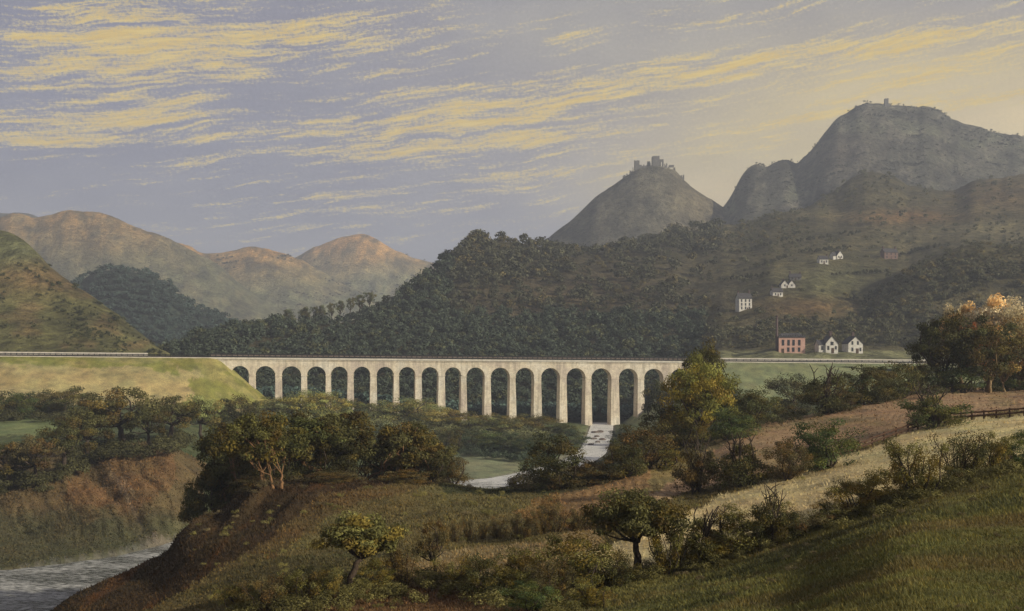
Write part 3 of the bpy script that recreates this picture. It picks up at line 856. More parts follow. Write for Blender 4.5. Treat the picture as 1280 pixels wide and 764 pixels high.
def house(loc, rz, label, wall, blocks, wins, doors, chims, group, roof='slate', cat='house'):
    h = empty('house', tuple(loc), rz); tag(h, label, cat, group)
    wb = MB(); rb = MB()
    for b in blocks: gable_block(wb, rb, *b)
    wb.build('wall', M[wall], h); ro = rb.build('roof', M[roof], h)
    for (x, z, w, hh, *y) in wins: pane(h, x, z, w, hh, y[0] if y else 0.0)
    for (x, w, hh, *y) in doors: pane(h, x, 0.05, w, hh, y[0] if y else 0.0, 'door', 'door')
    for (x, y, z, hh, w) in chims:
        c = MB(); c.box(x - w / 2, x + w / 2, y - w / 2, y + w / 2, z - 2.0, z + hh); c.box(x - w / 2 - 0.15, x + w / 2 + 0.15, y - w / 2 - 0.15, y + w / 2 + 0.15, z + hh - 0.35, z + hh + 0.03)
        for q in (-0.25, 0.25): c.tube([(x + q * w, y, z + hh), (x + q * w, y, z + hh + 0.7)], [0.2, 0.16], 6)
        c.build('chimney', M['brickd'], ro)
    return h


def spot(px, v, hillname='valley_hillside'):
    p = hill_hit(hillname, px, v); return p, p[1] / F


# pink mill by the line
p, k = spot(990, 441.5); k = p[1] / F
ml = empty('mill', tuple(p), R(-4)); tag(ml, 'pink brick mill with two rows of dark windows beside a tall thin chimney', 'mill', 'buildings beside the railway')
W2, H = 16.2 * k, 19.5 * k
b = MB(); b.box(-W2, W2, 0, 13, -3, H); b.build('wall', M['pink'], ml)
b = MB(); b.box(-W2 - 0.5, W2 + 0.5, -0.5, 13.5, H + 0.003, H + 0.9)
for i in range(12):
    x = -W2 - 0.3 + (2 * W2 + 0.6 - 0.9) * i / 11; b.box(x, x + 0.9, -0.42, 0.5, H + 0.91, H + 1.9)
b.face_set([(-W2, 0.6, H + 0.91), (W2, 0.6, H + 0.91), (W2, 12.5, H + 0.91), (-W2, 12.5, H + 0.91), (-W2 + 3, 6.5, H + 3.4), (W2 - 3, 6.5, H + 3.4)], [(0, 1, 5, 4), (1, 2, 5), (2, 3, 4, 5), (3, 0, 4)])
b.build('roof', M['slate'], ml)
for f in (0.16, 0.37, 0.56, 0.78):
    x = -W2 + 2 * W2 * f
    pane(ml, x, H * 0.50, 1.5, H * 0.34); 
    if f != 0.16: pane(ml, x - 0.2, H * 0.10, 1.5, H * 0.25)
pane(ml, -W2 + 2 * W2 * 0.15, 0.05, 1.7, H * 0.27, 0.0, 'door', 'door')
c = MB(); c.tube([(-W2 - 1.0, 3, -3), (-W2 - 1.0, 3, 6), (-W2 - 1.0, 3, 47 * k)], [1.25, 1.15, 0.75], 12); c.tube([(-W2 - 1.0, 3, 46 * k), (-W2 - 1.0, 3, 47.4 * k)], [1.0, 1.0], 12)
c.build('chimney_stack', M['brickd'], ml, True)

G1 = 'white gabled houses beside the railway'
p, k = spot(1037, 441.5)
house(p, R(6), 'white house with a side wing and tall dark chimney, next to the pink mill', 'white',
      [(-3.0, 6.6, 0, 11, 12.2 * k, 9.2 * k, True), (-8.0, -3.0, 1.2, 9.5, 10.5 * k, 5.5 * k, False)],
      [(1.9, 10.2 * k, 2.0, 2.3), (-1.0, 2.6, 1.3, 2.6), (-5.2, 2.6, 1.4, 2.6, 1.2), (4.9, 3.0, 1.1, 2.2)], [(2.4, 1.8, 3.6)], [(1.8, 3.0, 12.2 * k + 9.2 * k, 3.6, 1.9)], G1)
p, k = spot(1069.5, 441.5)
house(p, R(9), 'plain white gabled house standing alone, farther from the pink mill of two', 'white',
      [(-5.9, 5.9, 0, 11, 12.0 * k, 8.6 * k, True)],
      [(-2.6, 6.6, 1.2, 2.4), (1.9, 6.6, 1.2, 2.4), (-2.6, 1.6, 1.3, 2.5), (3.9, 1.6, 1.1, 2.3)], [(1.4, 1.9, 3.3)], [(0.2, 5.0, 12.0 * k + 8.6 * k, 3.2, 1.7)], G1)

G2 = 'cottages scattered on the hillside'
p, k = spot(932, 387.5)
house(p, R(12), 'tall narrow white house with three storeys of windows, standing lowest on the hillside', 'white', [(-8.5 * k, 8.5 * k, 0, 9, 14.5 * k, 6.5 * k, False)],
      [(x * k, z * k, 1.5 * k, 2.9 * k) for x in (-5.2, 0, 5.2) for z in (1.0, 5.6, 10.2)], [(2.6 * k, 1.3 * k, 2.8 * k)], [(-7.6 * k, 4.5, 21 * k, 2.8 * k, 1.6 * k), (7 * k, 4.5, 21 * k, 3.2 * k, 1.6 * k)], G2)
p, k = spot(972.5, 370.5)
house(p, R(10), 'small low white cottage with a dark end wall, just below the twin gables', 'white', [(-6.5 * k, 6.5 * k, 0, 8, 5.4 * k, 4.6 * k, False)],
      [(-3.2 * k, 1.6 * k, 1.3 * k, 2.2 * k), (3.4 * k, 1.6 * k, 1.3 * k, 2.2 * k)], [(0.2 * k, 1.3 * k, 3.2 * k)], [(-6.0 * k, 4, 10 * k, 2.4 * k, 1.4 * k)], G2)
p, k = spot(985.5, 360)
house(p, R(4), 'pale grey cottage with two pointed gables side by side', 'white', [(-9 * k, 0, 0, 8, 4.2 * k, 5.4 * k, True), (0.05, 9.0 * k, 0.3, 8, 4.0 * k, 5.8 * k, True)],
      [(-4.5 * k, 2.2 * k, 1.4 * k, 2.0 * k), (4.5 * k, 2.2 * k, 1.4 * k, 2.0 * k, 0.3)], [(-1.6 * k, 1.2 * k, 2.8 * k)], [(-4.6 * k, 5, 9.6 * k, 2.2 * k, 1.3 * k)], G2)
p, k = spot(994.5, 350.5)
house(p, R(-4), 'grey cottage with a chimney at both ends, just above the twin gables', 'ruin', [(-7.0 * k, 7.0 * k, 0, 8, 4.2 * k, 4.0 * k, False)],
      [(-4 * k, 1.4 * k, 1.3 * k, 1.9 * k), (4 * k, 1.4 * k, 1.3 * k, 1.9 * k)], [(0.0, 1.3 * k, 2.8 * k)], [(-6.2 * k, 4, 8.2 * k, 3.4 * k, 1.6 * k), (6.2 * k, 4, 8.2 * k, 2.4 * k, 1.6 * k)], G2)
p, k = spot(1030, 330)
house(p, R(5), 'small square white cottage beside the high cream gabled cottage', 'white', [(-5.6 * k, 5.6 * k, 0, 8, 6.0 * k, 4.2 * k, False)],
      [(-2.9 * k, 2.0 * k, 1.3 * k, 2.2 * k), (3.1 * k, 2.0 * k, 1.3 * k, 2.2 * k)], [(0.2 * k, 1.3 * k, 3.4 * k)], [(5.0 * k, 4, 10 * k, 2.2 * k, 1.4 * k)], G2)
p, k = spot(1048, 324)
house(p, R(20), 'cream cottage with one steep gable facing out and a long dark roof', 'white', [(-2.0 * k, 7.0 * k, 0, 9, 4.8 * k, 5.6 * k, True), (-7.2 * k, -2.0 * k, 0.8, 8, 4.4 * k, 4.2 * k, False)],
      [(0.6 * k, 1.8 * k, 1.2 * k, 2.0 * k), (4.6 * k, 1.8 * k, 1.2 * k, 2.0 * k)], [(2.6 * k, 1.2 * k, 2.8 * k)], [(2.5 * k, 3.0, 10.4 * k, 1.8 * k, 1.3 * k)], G2)
p, k = spot(1114, 324)
house(p, R(14), 'red brick house with a chimney at each end, highest on the hillside', 'red', [(-9.5 * k, 9.5 * k, 0, 9, 8.6 * k, 4.6 * k, False)],
      [(x * k, z * k, 1.6 * k, 2.2 * k) for x in (-6, 0, 6) for z in (5.4,)] + [(x * k, 1.4 * k, 1.6 * k, 2.4 * k) for x in (-6, 6)], [(0.2 * k, 1.5 * k, 3.2 * k)],
      [(-8.6 * k, 4.5, 13.2 * k, 2.6 * k, 1.9 * k), (8.4 * k, 4.5, 13.2 * k, 2.8 * k, 1.9 * k)], G2)


# ------------------------------------------------------------------ ruined castle on the conical hill
def ruin_block(mb, x0, x1, y0, y1, z0, z1, seed, ragged=0.18, n=7):
    """a thick piece of wall whose top is broken"""
    r = random.Random(seed); xs = [x0 + (x1 - x0) * i / n for i in range(n + 1)]
    h = [z1 - (z1 - z0) * ragged * r.random() for _ in range(n)]
    for i in range(n):
        jj = (r.random() - 0.5) * 0.6
        mb.box(xs[i], xs[i + 1] - 0.003, y0 + jj, y1 + jj * 0.5, z0, h[i])


_i = int(np.argmin(np.abs(HILLS['castle_hill'][0] - 815))); _j = int(np.argmin(HILLS['castle_hill'][5][_i]))
ca = np.array([(815 - CX) / F * HILLS['castle_hill'][1][_j], HILLS['castle_hill'][1][_j], HILLS['castle_hill'][4][_i, _j]]); kc = ca[1] / F
cas = empty('castle_ruin', tuple(ca)); tag(cas, 'broken grey castle towers and walls on top of the conical hill', 'castle')


def cz(v): return (HZ - v) * kc - ca[2]


def cpart(name, spans, seed):
    mb = MB()
    pxs_, ds_, X_, D_, Z_, Vv_, P_ = HILLS['castle_hill']
    m0, m1 = min(q[0] for q in spans), max(q[1] for q in spans)
    own = float(Vv_[(pxs_ >= m0 - 2) & (pxs_ <= m1 + 2)].min(axis=1).mean())       # where the hill top really is under this piece
    dv = own - float(np.interp((m0 + m1) / 2, [782, 787, 796, 805, 819, 826, 832, 839, 851], [220, 217, 215.5, 214.5, 213, 216, 217.5, 218.5, 222]))
    for j, (a, b, vt, vb, y0, y1, rg) in enumerate(spans):
        zb_ = cz(vb) if vb - vt < 4 else cz(vb + 9)
        ruin_block(mb, (a - 815) * kc, (b - 815) * kc, y0, y1, zb_ - dv * kc, cz(vt) - dv * kc, seed + j, rg)
    mb.build(name, M['ruin'], cas)


cpart('tower', [(793, 799, 203.6, 217, -7, 7, 0.06)], 1)
cpart('tower', [(815, 823.8, 201.8, 213, -9, 9, 0.10), (816.5, 822, 201.2, 206, -6, 6, 0.2)], 3)
cpart('wall', [(787, 791.6, 209, 217, -3, 3, 0.35)], 5)
cpart('wall', [(799, 810, 211.2, 217, -3, 3, 0.2), (809, 813, 206.8, 214, -3, 3, 0.15), (812.5, 816, 211.8, 216.2, -3, 3, 0.2)], 7)
cpart('gateway', [(823.9, 826, 209, 218, -3, 3, 0.1), (827.6, 829.3, 209, 218, -3, 3, 0.1), (823.9, 829.3, 207.5, 210.4, -2.9, 2.9, 0.05)], 11)
cpart('wall', [(830.5, 834, 211.4, 220, -3, 3, 0.3)], 13)
cpart('gateway', [(834.5, 837, 215, 222, -3, 3, 0.2), (836, 842.5, 213.6, 216.4, -2.9, 2.9, 0.1), (841.7, 844, 215.5, 222, -3, 3, 0.2)], 17)
cpart('wall', [(847, 855, 218.8, 225, -3, 3, 0.3)], 19)
cpart('wall', [(778.5, 786.5, 215.8, 222, -3, 3, 0.3)], 20)

st = hill_hit('mountain', 1108, 133.2); km = st[1] / F
tw = empty('summit_tower', tuple(st)); tag(tw, 'small dark stone tower standing alone on the big mountain summit', 'tower')
mb = MB(); ruin_block(mb, -2.3 * km, 2.0 * km, -4, 4, -8, 10.0 * km, 4, 0.12, 5); mb.build('tower_wall', M['ruin'], tw)
mb = MB(); ruin_block(mb, 2.05 * km, 4.2 * km, -2, 2, -8, 4.6 * km, 9, 0.4, 4); mb.build('broken_wall', M['ruin'], tw)


# ------------------------------------------------------------------ field fence, river rocks
def fence(pts, D1, label, gap):
    P = [hit(a, b, 120, D1) for a, b in pts]
    root = empty('field_fence', tuple(P[0])); tag(root, label, 'fence', 'rail fences beside the ploughed field')
    r = random.Random(len(pts) + int(pts[0][0]))
    path = []
    for a, b in zip(P[:-1], P[1:]):
        n = max(2, int(np.linalg.norm(b - a) / gap))
        path += [a + (b - a) * i / n for i in range(n)]
    path.append(P[-1])
    path = [q + np.array([0, 0, 0.0]) for q in path]
    for i, q in enumerate(path):
        m = MB(); l = q - P[0]; t = (r.random() - 0.5) * 0.35; h = 1.45 + r.random() * 0.3
        wd = 0.10 + 0.06 * (r.random() < 0.15)
        m.tube([(l[0], l[1], l[2] - 0.5), (l[0] + t, l[1] + t * 0.3, l[2] + h)], [wd * 1.5, wd * 1.3], 5)
        m.build('post', M['fence'], root)
    for hh, nm in ((1.35, 'rail'), (0.72, 'rail')):
        m = MB()
        for a, b in zip(path[:-1], path[1:]):
            a = a - P[0]; b = b - P[0]; s = (r.random() - 0.5) * 0.14
            m.tube([(a[0], a[1] - 0.12, a[2] + hh + s), ((a[0] + b[0]) / 2, (a[1] + b[1]) / 2 - 0.12, (a[2] + b[2]) / 2 + hh - 0.05), (b[0], b[1] - 0.12, b[2] + hh - s * 0.6)], [0.16, 0.15, 0.16], 5)
        m.build(nm, M['fence'], root)


fence([(1046, 574), (1075, 564), (1105, 552), (1135, 541), (1160, 534)], 260, 'brown rail fence with leaning posts sloping up between two dark bushes', 5.0)
fence([(1188, 527), (1215, 525), (1245, 523), (1280, 520), (1330, 518)], 300, 'brown two-rail fence running level along the top of the pale field', 3.4)


def rock_mesh(seed):
    bm = bmesh.new(); bmesh.ops.create_icosphere(bm, subdivisions=3, radius=1.0)
    for v in bm.verts:
        c = v.co.copy(); n = float(fbm(c.x * 1.3 + seed * 3, c.y * 1.3 + c.z * 1.7, seed, 3)); v.co = c * (1 + 0.35 * n); v.co.z *= 0.62
    me = bpy.data.meshes.new('rock'); bm.to_mesh(me); bm.free(); me.materials.append(M['rock']); return me


rocks = [rock_mesh(i) for i in range(3)]
RK = [(744, 541, 1.5, 'flat brown rock farthest upstream in the white water'), (750, 540.5, 1.9, 'long brown rock beside the right bank of the white water'),
      (746, 546, 1.3, 'brown rock in the middle of the rapids below the viaduct'), (742, 549, 1.2, 'small brown rock near the left bank of the rapids'),
      (753, 550, 1.6, 'broad brown rock near the right bank of the rapids'), (747, 553, 1.2, 'small brown rock midstream nearest the dark bush'), (739, 556, 1.1, 'brown rock on the left edge lowest in the rapids')]
for i, (px, v, r, lb) in enumerate(RK):
    D = 600.0
    for _ in range(8): D = -float(z_riv(D)) * F / (v - HZ)
    o = link(bpy.data.objects.new('rock', rocks[i % 3])); o.location = ((px - CX) / F * D, D, float(z_riv(D)) + 0.15); o.scale = (r * 1.5, r * 1.2, r); o.rotation_euler = (0, 0, i * 1.1)
    tag(o, lb, 'rock', 'rocks in the river rapids')

# ------------------------------------------------------------------ foliage
def leaf_arrays(centers, normals, sizes, tints, r, aspect=0.55):
    """one rhombic leaf or daub of leaves per centre"""
    n = len(centers)
    nn = normals / (np.linalg.norm(normals, axis=1, keepdims=True) + 1e-9)
    ref = r.normal(size=(n, 3)); a = np.cross(nn, ref); a /= np.linalg.norm(a, axis=1, keepdims=True) + 1e-9
    b = np.cross(nn, a)
    s = sizes[:, None]
    V = np.stack([centers - a * s, centers + b * s * aspect, centers + a * s, centers - b * s * aspect], 1).reshape(-1, 3)
    return V, np.arange(n * 4).reshape(-1, 4), tints


def branch(mb, p, q, r0, r1, r, bend=0.12, n=5):
    p = np.array(p, float); q = np.array(q, float); L = np.linalg.norm(q - p)
    o = r.normal(size=3) * bend * L
    pts = [p + (q - p) * t + o * math.sin(math.pi * t) + r.normal(size=3) * 0.02 * L * (0 < t < 1) for t in np.linspace(0, 1, n)]
    mb.tube(pts, list(np.linspace(r0, r1, n)), 5)
    return pts


def plant_proto(style, seed):
    """unit-high plant of unit width: (leaf mesh, wood mesh)"""
    r = np.random.default_rng(seed * 97 + 13)
    wood = MB(); cl = []                                   # clumps: centre, radius(xyz)
    leaf = 0.018
    if style in ('bush', 'bare', 'low'):
        n = 36 if style != 'low' else 18
        zc, rz = (0.50, 0.46) if style == 'bush' else ((0.40, 0.36) if style == 'bare' else (0.45, 0.45))
        for i in range(n):
            th = r.uniform(0, 2 * math.pi); u = r.uniform(-0.8, 1); rad = r.uniform(0.35, 0.95)
            q = math.sqrt(max(0, 1 - u * u))
            c = np.array([0.42 * rad * q * math.cos(th), 0.42 * rad * q * math.sin(th), zc + rz * rad * u])
            cl.append((c, np.array([1, 1, 0.8]) * r.uniform(0.07, 0.15)))
        for i in range(16 if style != 'low' else 8):
            th = r.uniform(0, 6.283); rr = r.uniform(0.1, 0.36)
            cl.append((np.array([rr * math.cos(th), rr * math.sin(th), r.uniform(0.06, 0.3)]), np.array([1, 1, 0.9]) * r.uniform(0.08, 0.15)))
        for i in range(9):
            t = cl[r.integers(len(cl))][0]
            branch(wood, (r.normal() * 0.05, r.normal() * 0.05, -0.06), t, 0.018, 0.005, r)
        if style == 'bare':
            for i in range(8):
                th = r.uniform(0, 2 * math.pi); top = np.array([0.28 * math.cos(th) * r.uniform(0.2, 1), 0.28 * math.sin(th), r.uniform(0.78, 1.0)])
                pts = branch(wood, (r.normal() * 0.05, r.normal() * 0.05, 0.1), top, 0.017, 0.006, r, 0.05, 6)
                for k in (3, 4):
                    branch(wood, pts[k], pts[k] + np.array([r.normal() * 0.07, r.normal() * 0.07, r.uniform(0.06, 0.16)]), 0.009, 0.004, r, 0.08, 4)
        per = 190
    elif style == 'wispy':
        for i in range(13):
            th = r.uniform(0, 2 * math.pi); rr = 0.42 * math.sqrt(r.random())
            top = np.array([rr * math.cos(th), rr * math.sin(th), r.uniform(0.62, 1.0) - rr * 0.3])
            pts = branch(wood, (top[0] * 0.25, top[1] * 0.25, -0.06), top, 0.014, 0.004, r, 0.06)
            for t in np.linspace(0.22, 1.0, 5):
                c = pts[0] + (top - pts[0]) * t + r.normal(size=3) * 0.03
                cl.append((c, np.array([0.085, 0.085, 0.12]) * r.uniform(0.7, 1.25)))
        per = 130
    else:
        spec = dict(tree=(0.38, 0.64, (0.44, 0.44, 0.34), 34), umbrella=(0.40, 0.70, (0.44, 0.44, 0.28), 72), column=(0.30, 0.62, (0.40, 0.40, 0.36), 26),
                    thicket=(0.12, 0.54, (0.48, 0.48, 0.43), 66), big=(0.16, 0.53, (0.46, 0.46, 0.46), 80), round=(0.12, 0.56, (0.42, 0.42, 0.44), 34))[style]
        th0, zc, rad3, n = spec
        lean = np.array([r.normal() * 0.06, r.normal() * 0.05, 0])
        nt_ = {'thicket': 4, 'big': 3}.get(style, 1)
        forks = []
        for k in range(nt_):
            off = np.array([r.uniform(-0.24, 0.24), r.uniform(-0.2, 0.2), 0]) * (nt_ > 1)
            tilt = np.array([r.normal() * 0.16, r.normal() * 0.1, 0]) if style == 'thicket' else lean
            top = off + tilt + np.array([0, 0, th0])
            tr = {'thicket': 0.017, 'big': 0.026}.get(style, 0.034)
            pts = branch(wood, off + (0, 0, -0.06), top, tr * 1.35, tr * 0.75, r, 0.07, 6)
            forks.append((top, tr * 0.6))
        for i in range(n):
            th = r.uniform(0, 2 * math.pi); u = r.uniform(-0.75, 1); q = math.sqrt(max(0, 1 - u * u)); rr = r.uniform(0.4, 0.98)
            c = lean + np.array([rad3[0] * rr * q * math.cos(th), rad3[1] * rr * q * math.sin(th), zc + rad3[2] * rr * u])
            cl.append((c, np.array([1, 1, 0.72]) * r.uniform(0.06, 0.135)))
        for i in range(min(n, 15)):
            f, fr = forks[i % len(forks)]
            c = cl[i][0]
            pts = branch(wood, f, c, fr * 0.75, 0.006, r, 0.13)
            branch(wood, pts[2], pts[2] + (cl[(i + 3) % n][0] - pts[2]) * 0.55, fr * 0.4, 0.004, r, 0.15, 4)
        per = 200 if style != 'big' else 230
        if style == 'big': leaf = 0.014
    C = []; N = []; S = []; T = []
    for c, rad in cl:
        m = int(per * r.uniform(0.7, 1.3))
        d = r.normal(size=(m, 3)); d /= np.linalg.norm(d, axis=1, keepdims=True)
        p = c + d * rad * (0.35 + 0.75 * r.random((m, 1)) ** 0.6)
        C.append(p); N.append(d * 0.8 + np.array([0, 0, 0.25]) + r.normal(size=(m, 3)) * 0.45)
        S.append(leaf * r.uniform(0.6, 1.35, m))
        k = r.uniform(0.62, 1.5); hue = r.random()
        base = np.array([1.0, 1.0, 1.0]) * k
        if hue < 0.28: base = base * (1.35, 1.08, 0.75)       # yellowing
        elif hue > 0.84: base = base * (1.15, 0.85, 0.72)     # browning
        T.append(base * r.uniform(0.72, 1.28, (m, 1)))
    C = np.concatenate(C)
    ww = (np.percentile(np.abs(C[:, :2]), 96) * 2, max(C[:, 2].max(), max(v[2] for v in wood.v)))
    fx = 1.0 / ww[0]; fz = 1.0 / ww[1]
    C = C * (fx, fx, fz); wood.v = [(a * fx, b * fx, c * fz) for a, b, c in wood.v]
    V, Fq, T = leaf_arrays(C, np.concatenate(N), np.concatenate(S), np.concatenate(T), r)
    me = mesh_np(style + '_foliage', V, Fq, False, T, 'FACE'); me.materials.append(M['leaf'])
    wm = wood.mesh(style + '_wood', True); wm.materials.append(M['bark'])
    return me, wm


PROTO = {}
_count = {}


def plant(style, px, v, h, w, colour, name, label, group, D0=12, bark=(0.055, 0.04, 0.028), loc=None, cat=None, D1=1000, turn=None):
    if style not in PROTO:
        PROTO[style] = [plant_proto(style, i + 11 * len(PROTO)) for i in range({'bush': 5, 'wispy': 3, 'low': 3, 'bare': 3, 'thicket': 3, 'big': 2}.get(style, 2))]
    i = _count.get(style, 0); _count[style] = i + 1
    lm, wm = PROTO[style][i % len(PROTO[style])]
    p = hit(px, v, D0, D1) if loc is None else np.array(loc)
    k = p[1] / F
    o = empty(name, (p[0], p[1], p[2]), rnd.uniform(0, 6.283) if turn is None else turn)
    o.scale = (w * k, w * k, h * k)
    tag(o, label, cat or ('tree' if name.endswith('tree') else 'bush'), group)
    tree = name.endswith('tree')
    a = link(bpy.data.objects.new('crown' if tree else 'foliage', lm), o); a.color = (colour[0] * 1.85, colour[1] * 1.92, colour[2] * 1.65, 1)
    b = link(bpy.data.objects.new('trunk' if tree else 'stem', wm), o); b.color = (*bark, 1)
    return o


DK = (0.042, 0.040, 0.016); OL = (0.075, 0.066, 0.020); YE = (0.150, 0.125, 0.026); BR = (0.060, 0.047, 0.022); GR = (0.045, 0.058, 0.022)
TEAL = (0.040, 0.052, 0.030); PALE = (0.13, 0.135, 0.055); PINK = (0.33, 0.27, 0.195)
ORB = (0.20, 0.11, 0.05); TAN = (0.22, 0.15, 0.075)

# -- the near hedge between the pale field and the dark grass
g = 'bushes of the near hedge'
P = plant
P('umbrella', 437, 742, 100, 118, (0.088, 0.080, 0.028), 'crooked_tree', 'small crooked tree with a flat yellow-green crown on a bare leaning trunk', 'small near trees', bark=(0.05, 0.034, 0.022))
P('column', 540, 724, 76, 44, BR, 'slender_tree', 'slender dark brown tree standing alone, right of the flat-crowned tree', 'small near trees')
P('umbrella', 795, 722, 114, 104, (0.058, 0.052, 0.020), 'forked_tree', 'forked dark tree with a spreading crown, the tallest in the near hedge', 'small near trees')
P('wispy', 503, 730, 54, 44, BR, 'bush', 'thin brown scrub bush between the flat-crowned tree and the slender tree', g)
P('bush', 470, 735, 38, 40, OL, 'bush', 'low olive bush touching the trunk of the flat-crowned tree on its right', g)
P('bush', 722, 738, 74, 92, OL, 'bush', 'broad olive bush at the left foot of the forked tree', g)
P('wispy', 770, 735, 50, 50, DK, 'bush', 'dark brushy bush right against the trunk of the forked tree', g)
P('wispy', 838, 716, 74, 48, OL, 'bush', 'upright olive bush just right of the forked tree', g)
P('bare', 880, 706, 76, 62, OL, 'bush', 'bush with bare twigs sticking out, second bush right of the forked tree', g)
P('bush', 928, 692, 62, 70, (0.088, 0.076, 0.022), 'bush', 'dense rounded olive bush below the pale field', g)
P('bare', 968, 682, 78, 50, DK, 'bush', 'dark bush with curled bare branch above it, right of the dense rounded bush', g)
P('low', 1008, 668, 38, 56, BR, 'bush', 'low brown bush with a few bare twigs below the pale field', g)
P('bush', 1070, 645, 50, 58, (0.10, 0.082, 0.024), 'bush', 'yellowish bush reaching into the pale field, lower of a close pair', g)
P('bush', 1102, 634, 50, 54, (0.092, 0.080, 0.024), 'bush', 'yellowish bush just left of the tall brushy olive one, upper of a close pair', g)
P('wispy', 1144, 622, 74, 64, OL, 'bush', 'tall brushy olive bush in the near hedge under the leaning-post fence', g)
P('wispy', 1203, 602, 66, 56, DK, 'bush', 'dark upright bush in the near hedge, just right of the tall brushy olive one', g)
P('wispy', 1242, 590, 52, 44, (0.095, 0.080, 0.022), 'bush', 'yellow-olive upright bush near the right end of the near hedge', g)
P('bush', 1275, 583, 46, 46, GR, 'bush', 'green bush at the right end of the near hedge', g)
P('low', 1175, 612, 34, 56, DK, 'bush', 'low dark bush filling the gap between the tall brushy bush and the stemmed bush', g)
P('low', 905, 700, 30, 50, OL, 'bush', 'low olive bush in front of the dense rounded bush', g)
P('low', 1040, 654, 32, 50, OL, 'bush', 'low olive bush left of the close yellowish pair', g)

# -- dead-topped bushes at the edge of the ploughed field
g = 'bushes along the lower edge of the ploughed field'
P('bare', 872, 616, 76, 50, BR, 'bush', 'brown bush with dead branches sticking up, lowest on the ploughed field edge', g)
P('bare', 927, 608, 70, 58, DK, 'bush', 'dark round bush with twiggy top in the middle of the ploughed field edge', g)
P('bush', 985, 600, 54, 48, BR, 'bush', 'brown bush second from the leaning-post fence on the lower field edge', g)
P('bush', 1033, 586, 64, 74, GR, 'bush', 'green leafy bush at the left end of the leaning-post fence', g)
P('bare', 1168, 535, 54, 70, (0.055, 0.062, 0.024), 'bush', 'dark green bush with a pale dead branch growing between the two fences', g)

# -- the hedge along the upper edge of the ploughed field
g = 'bushes along the upper edge of the ploughed field'
P('low', 905, 540, 40, 56, GR, 'bush', 'low green bush right beside the yellow-green tree', g, 200)
P('bush', 935, 534, 52, 60, (0.055, 0.058, 0.024), 'bush', 'round olive bush second from the yellow-green tree on the upper field edge', g, 200)
P('bush', 990, 520, 54, 56, DK, 'bush', 'dark round bush left of the bare-topped tree', g, 200)
P('bare', 1032, 517, 64, 56, DK, 'bare_topped_tree', 'small dark tree with bare forked top branches against the green slope', 'small middle trees', 200)
P('wispy', 1066, 508, 40, 40, GR, 'bush', 'slim green bush right of the bare-topped tree', g, 200)
P('bush', 1085, 505, 50, 60, DK, 'bush', 'tall dark bush midway between the bare-topped tree and the blossom trees', g, 200)
P('bush', 1118, 499, 48, 54, (0.055, 0.055, 0.022), 'bush', 'olive bush nearest the left side of the blossom trees', g, 200)
P('low', 1050, 514, 26, 46, BR, 'bush', 'low brown bush under the slim green bush', g, 200)
P('low', 962, 528, 32, 50, DK, 'bush', 'low dark bush left of the dark round bush on the upper field edge', g, 200)

# -- big trees at the right edge
g = 'big trees beside the right edge'
P('big', 1182, 490, 104, 72, DK, 'dark_tree', 'big dark green tree at the end of the railway, left of the blossoming trees', g, 250, turn=0.4)
P('big', 1226, 490, 98, 84, (0.050, 0.048, 0.020), 'autumn_tree', 'big olive and brown tree with pale trunks under the pink blossom tree', g, 250, bark=TAN, turn=2.0)
P('big', 1284, 488, 92, 90, (0.16, 0.125, 0.06), 'tawny_tree', 'tawny tree with pale trunks at the right edge', g, 250, bark=TAN, turn=4.0)
P('umbrella', 1238, 487, 120, 92, PINK, 'blossom_tree', 'tree with a pale pink blossoming crown, the tallest beside the right edge', g, 262, bark=TAN)
P('umbrella', 1280, 487, 104, 78, (0.25, 0.195, 0.12), 'blossom_tree', 'lower pale buff blossoming tree at the right edge', g, 262, bark=TAN)
P('umbrella', 1206, 488, 112, 62, (0.26, 0.205, 0.135), 'blossom_tree', 'smaller dull pink blossoming tree, left of the tallest blossom tree', g, 275, bark=TAN)
P('round', 1215, 490, 88, 26, (0.20, 0.085, 0.048), 'red_leaved_tree', 'small red-leaved tree among the big trees beside the right edge', g, 262, bark=TAN)
P('round', 1236, 490, 74, 30, (0.24, 0.13, 0.065), 'red_leaved_tree', 'orange-red small tree in front of the blossom tree', g, 262, bark=TAN)
P('round', 1257, 490, 84, 32, (0.30, 0.22, 0.12), 'buff_tree', 'small buff-flowered tree in front of the big trees, right of the orange-red one', g, 262, bark=TAN)
for px, v, h, w, c, lb in [(1150, 492, 44, 50, DK, 'dark bush at the left foot of the big dark tree'), (1195, 491, 36, 60, GR, 'green bush under the big dark tree and red-leaved tree'),
                           (1262, 489, 28, 60, GR, 'low green bush under the pale trunks at the right edge')]:
    P('bush', px, v, h, w, c, 'bush', lb, 'bushes under the big trees', 250)

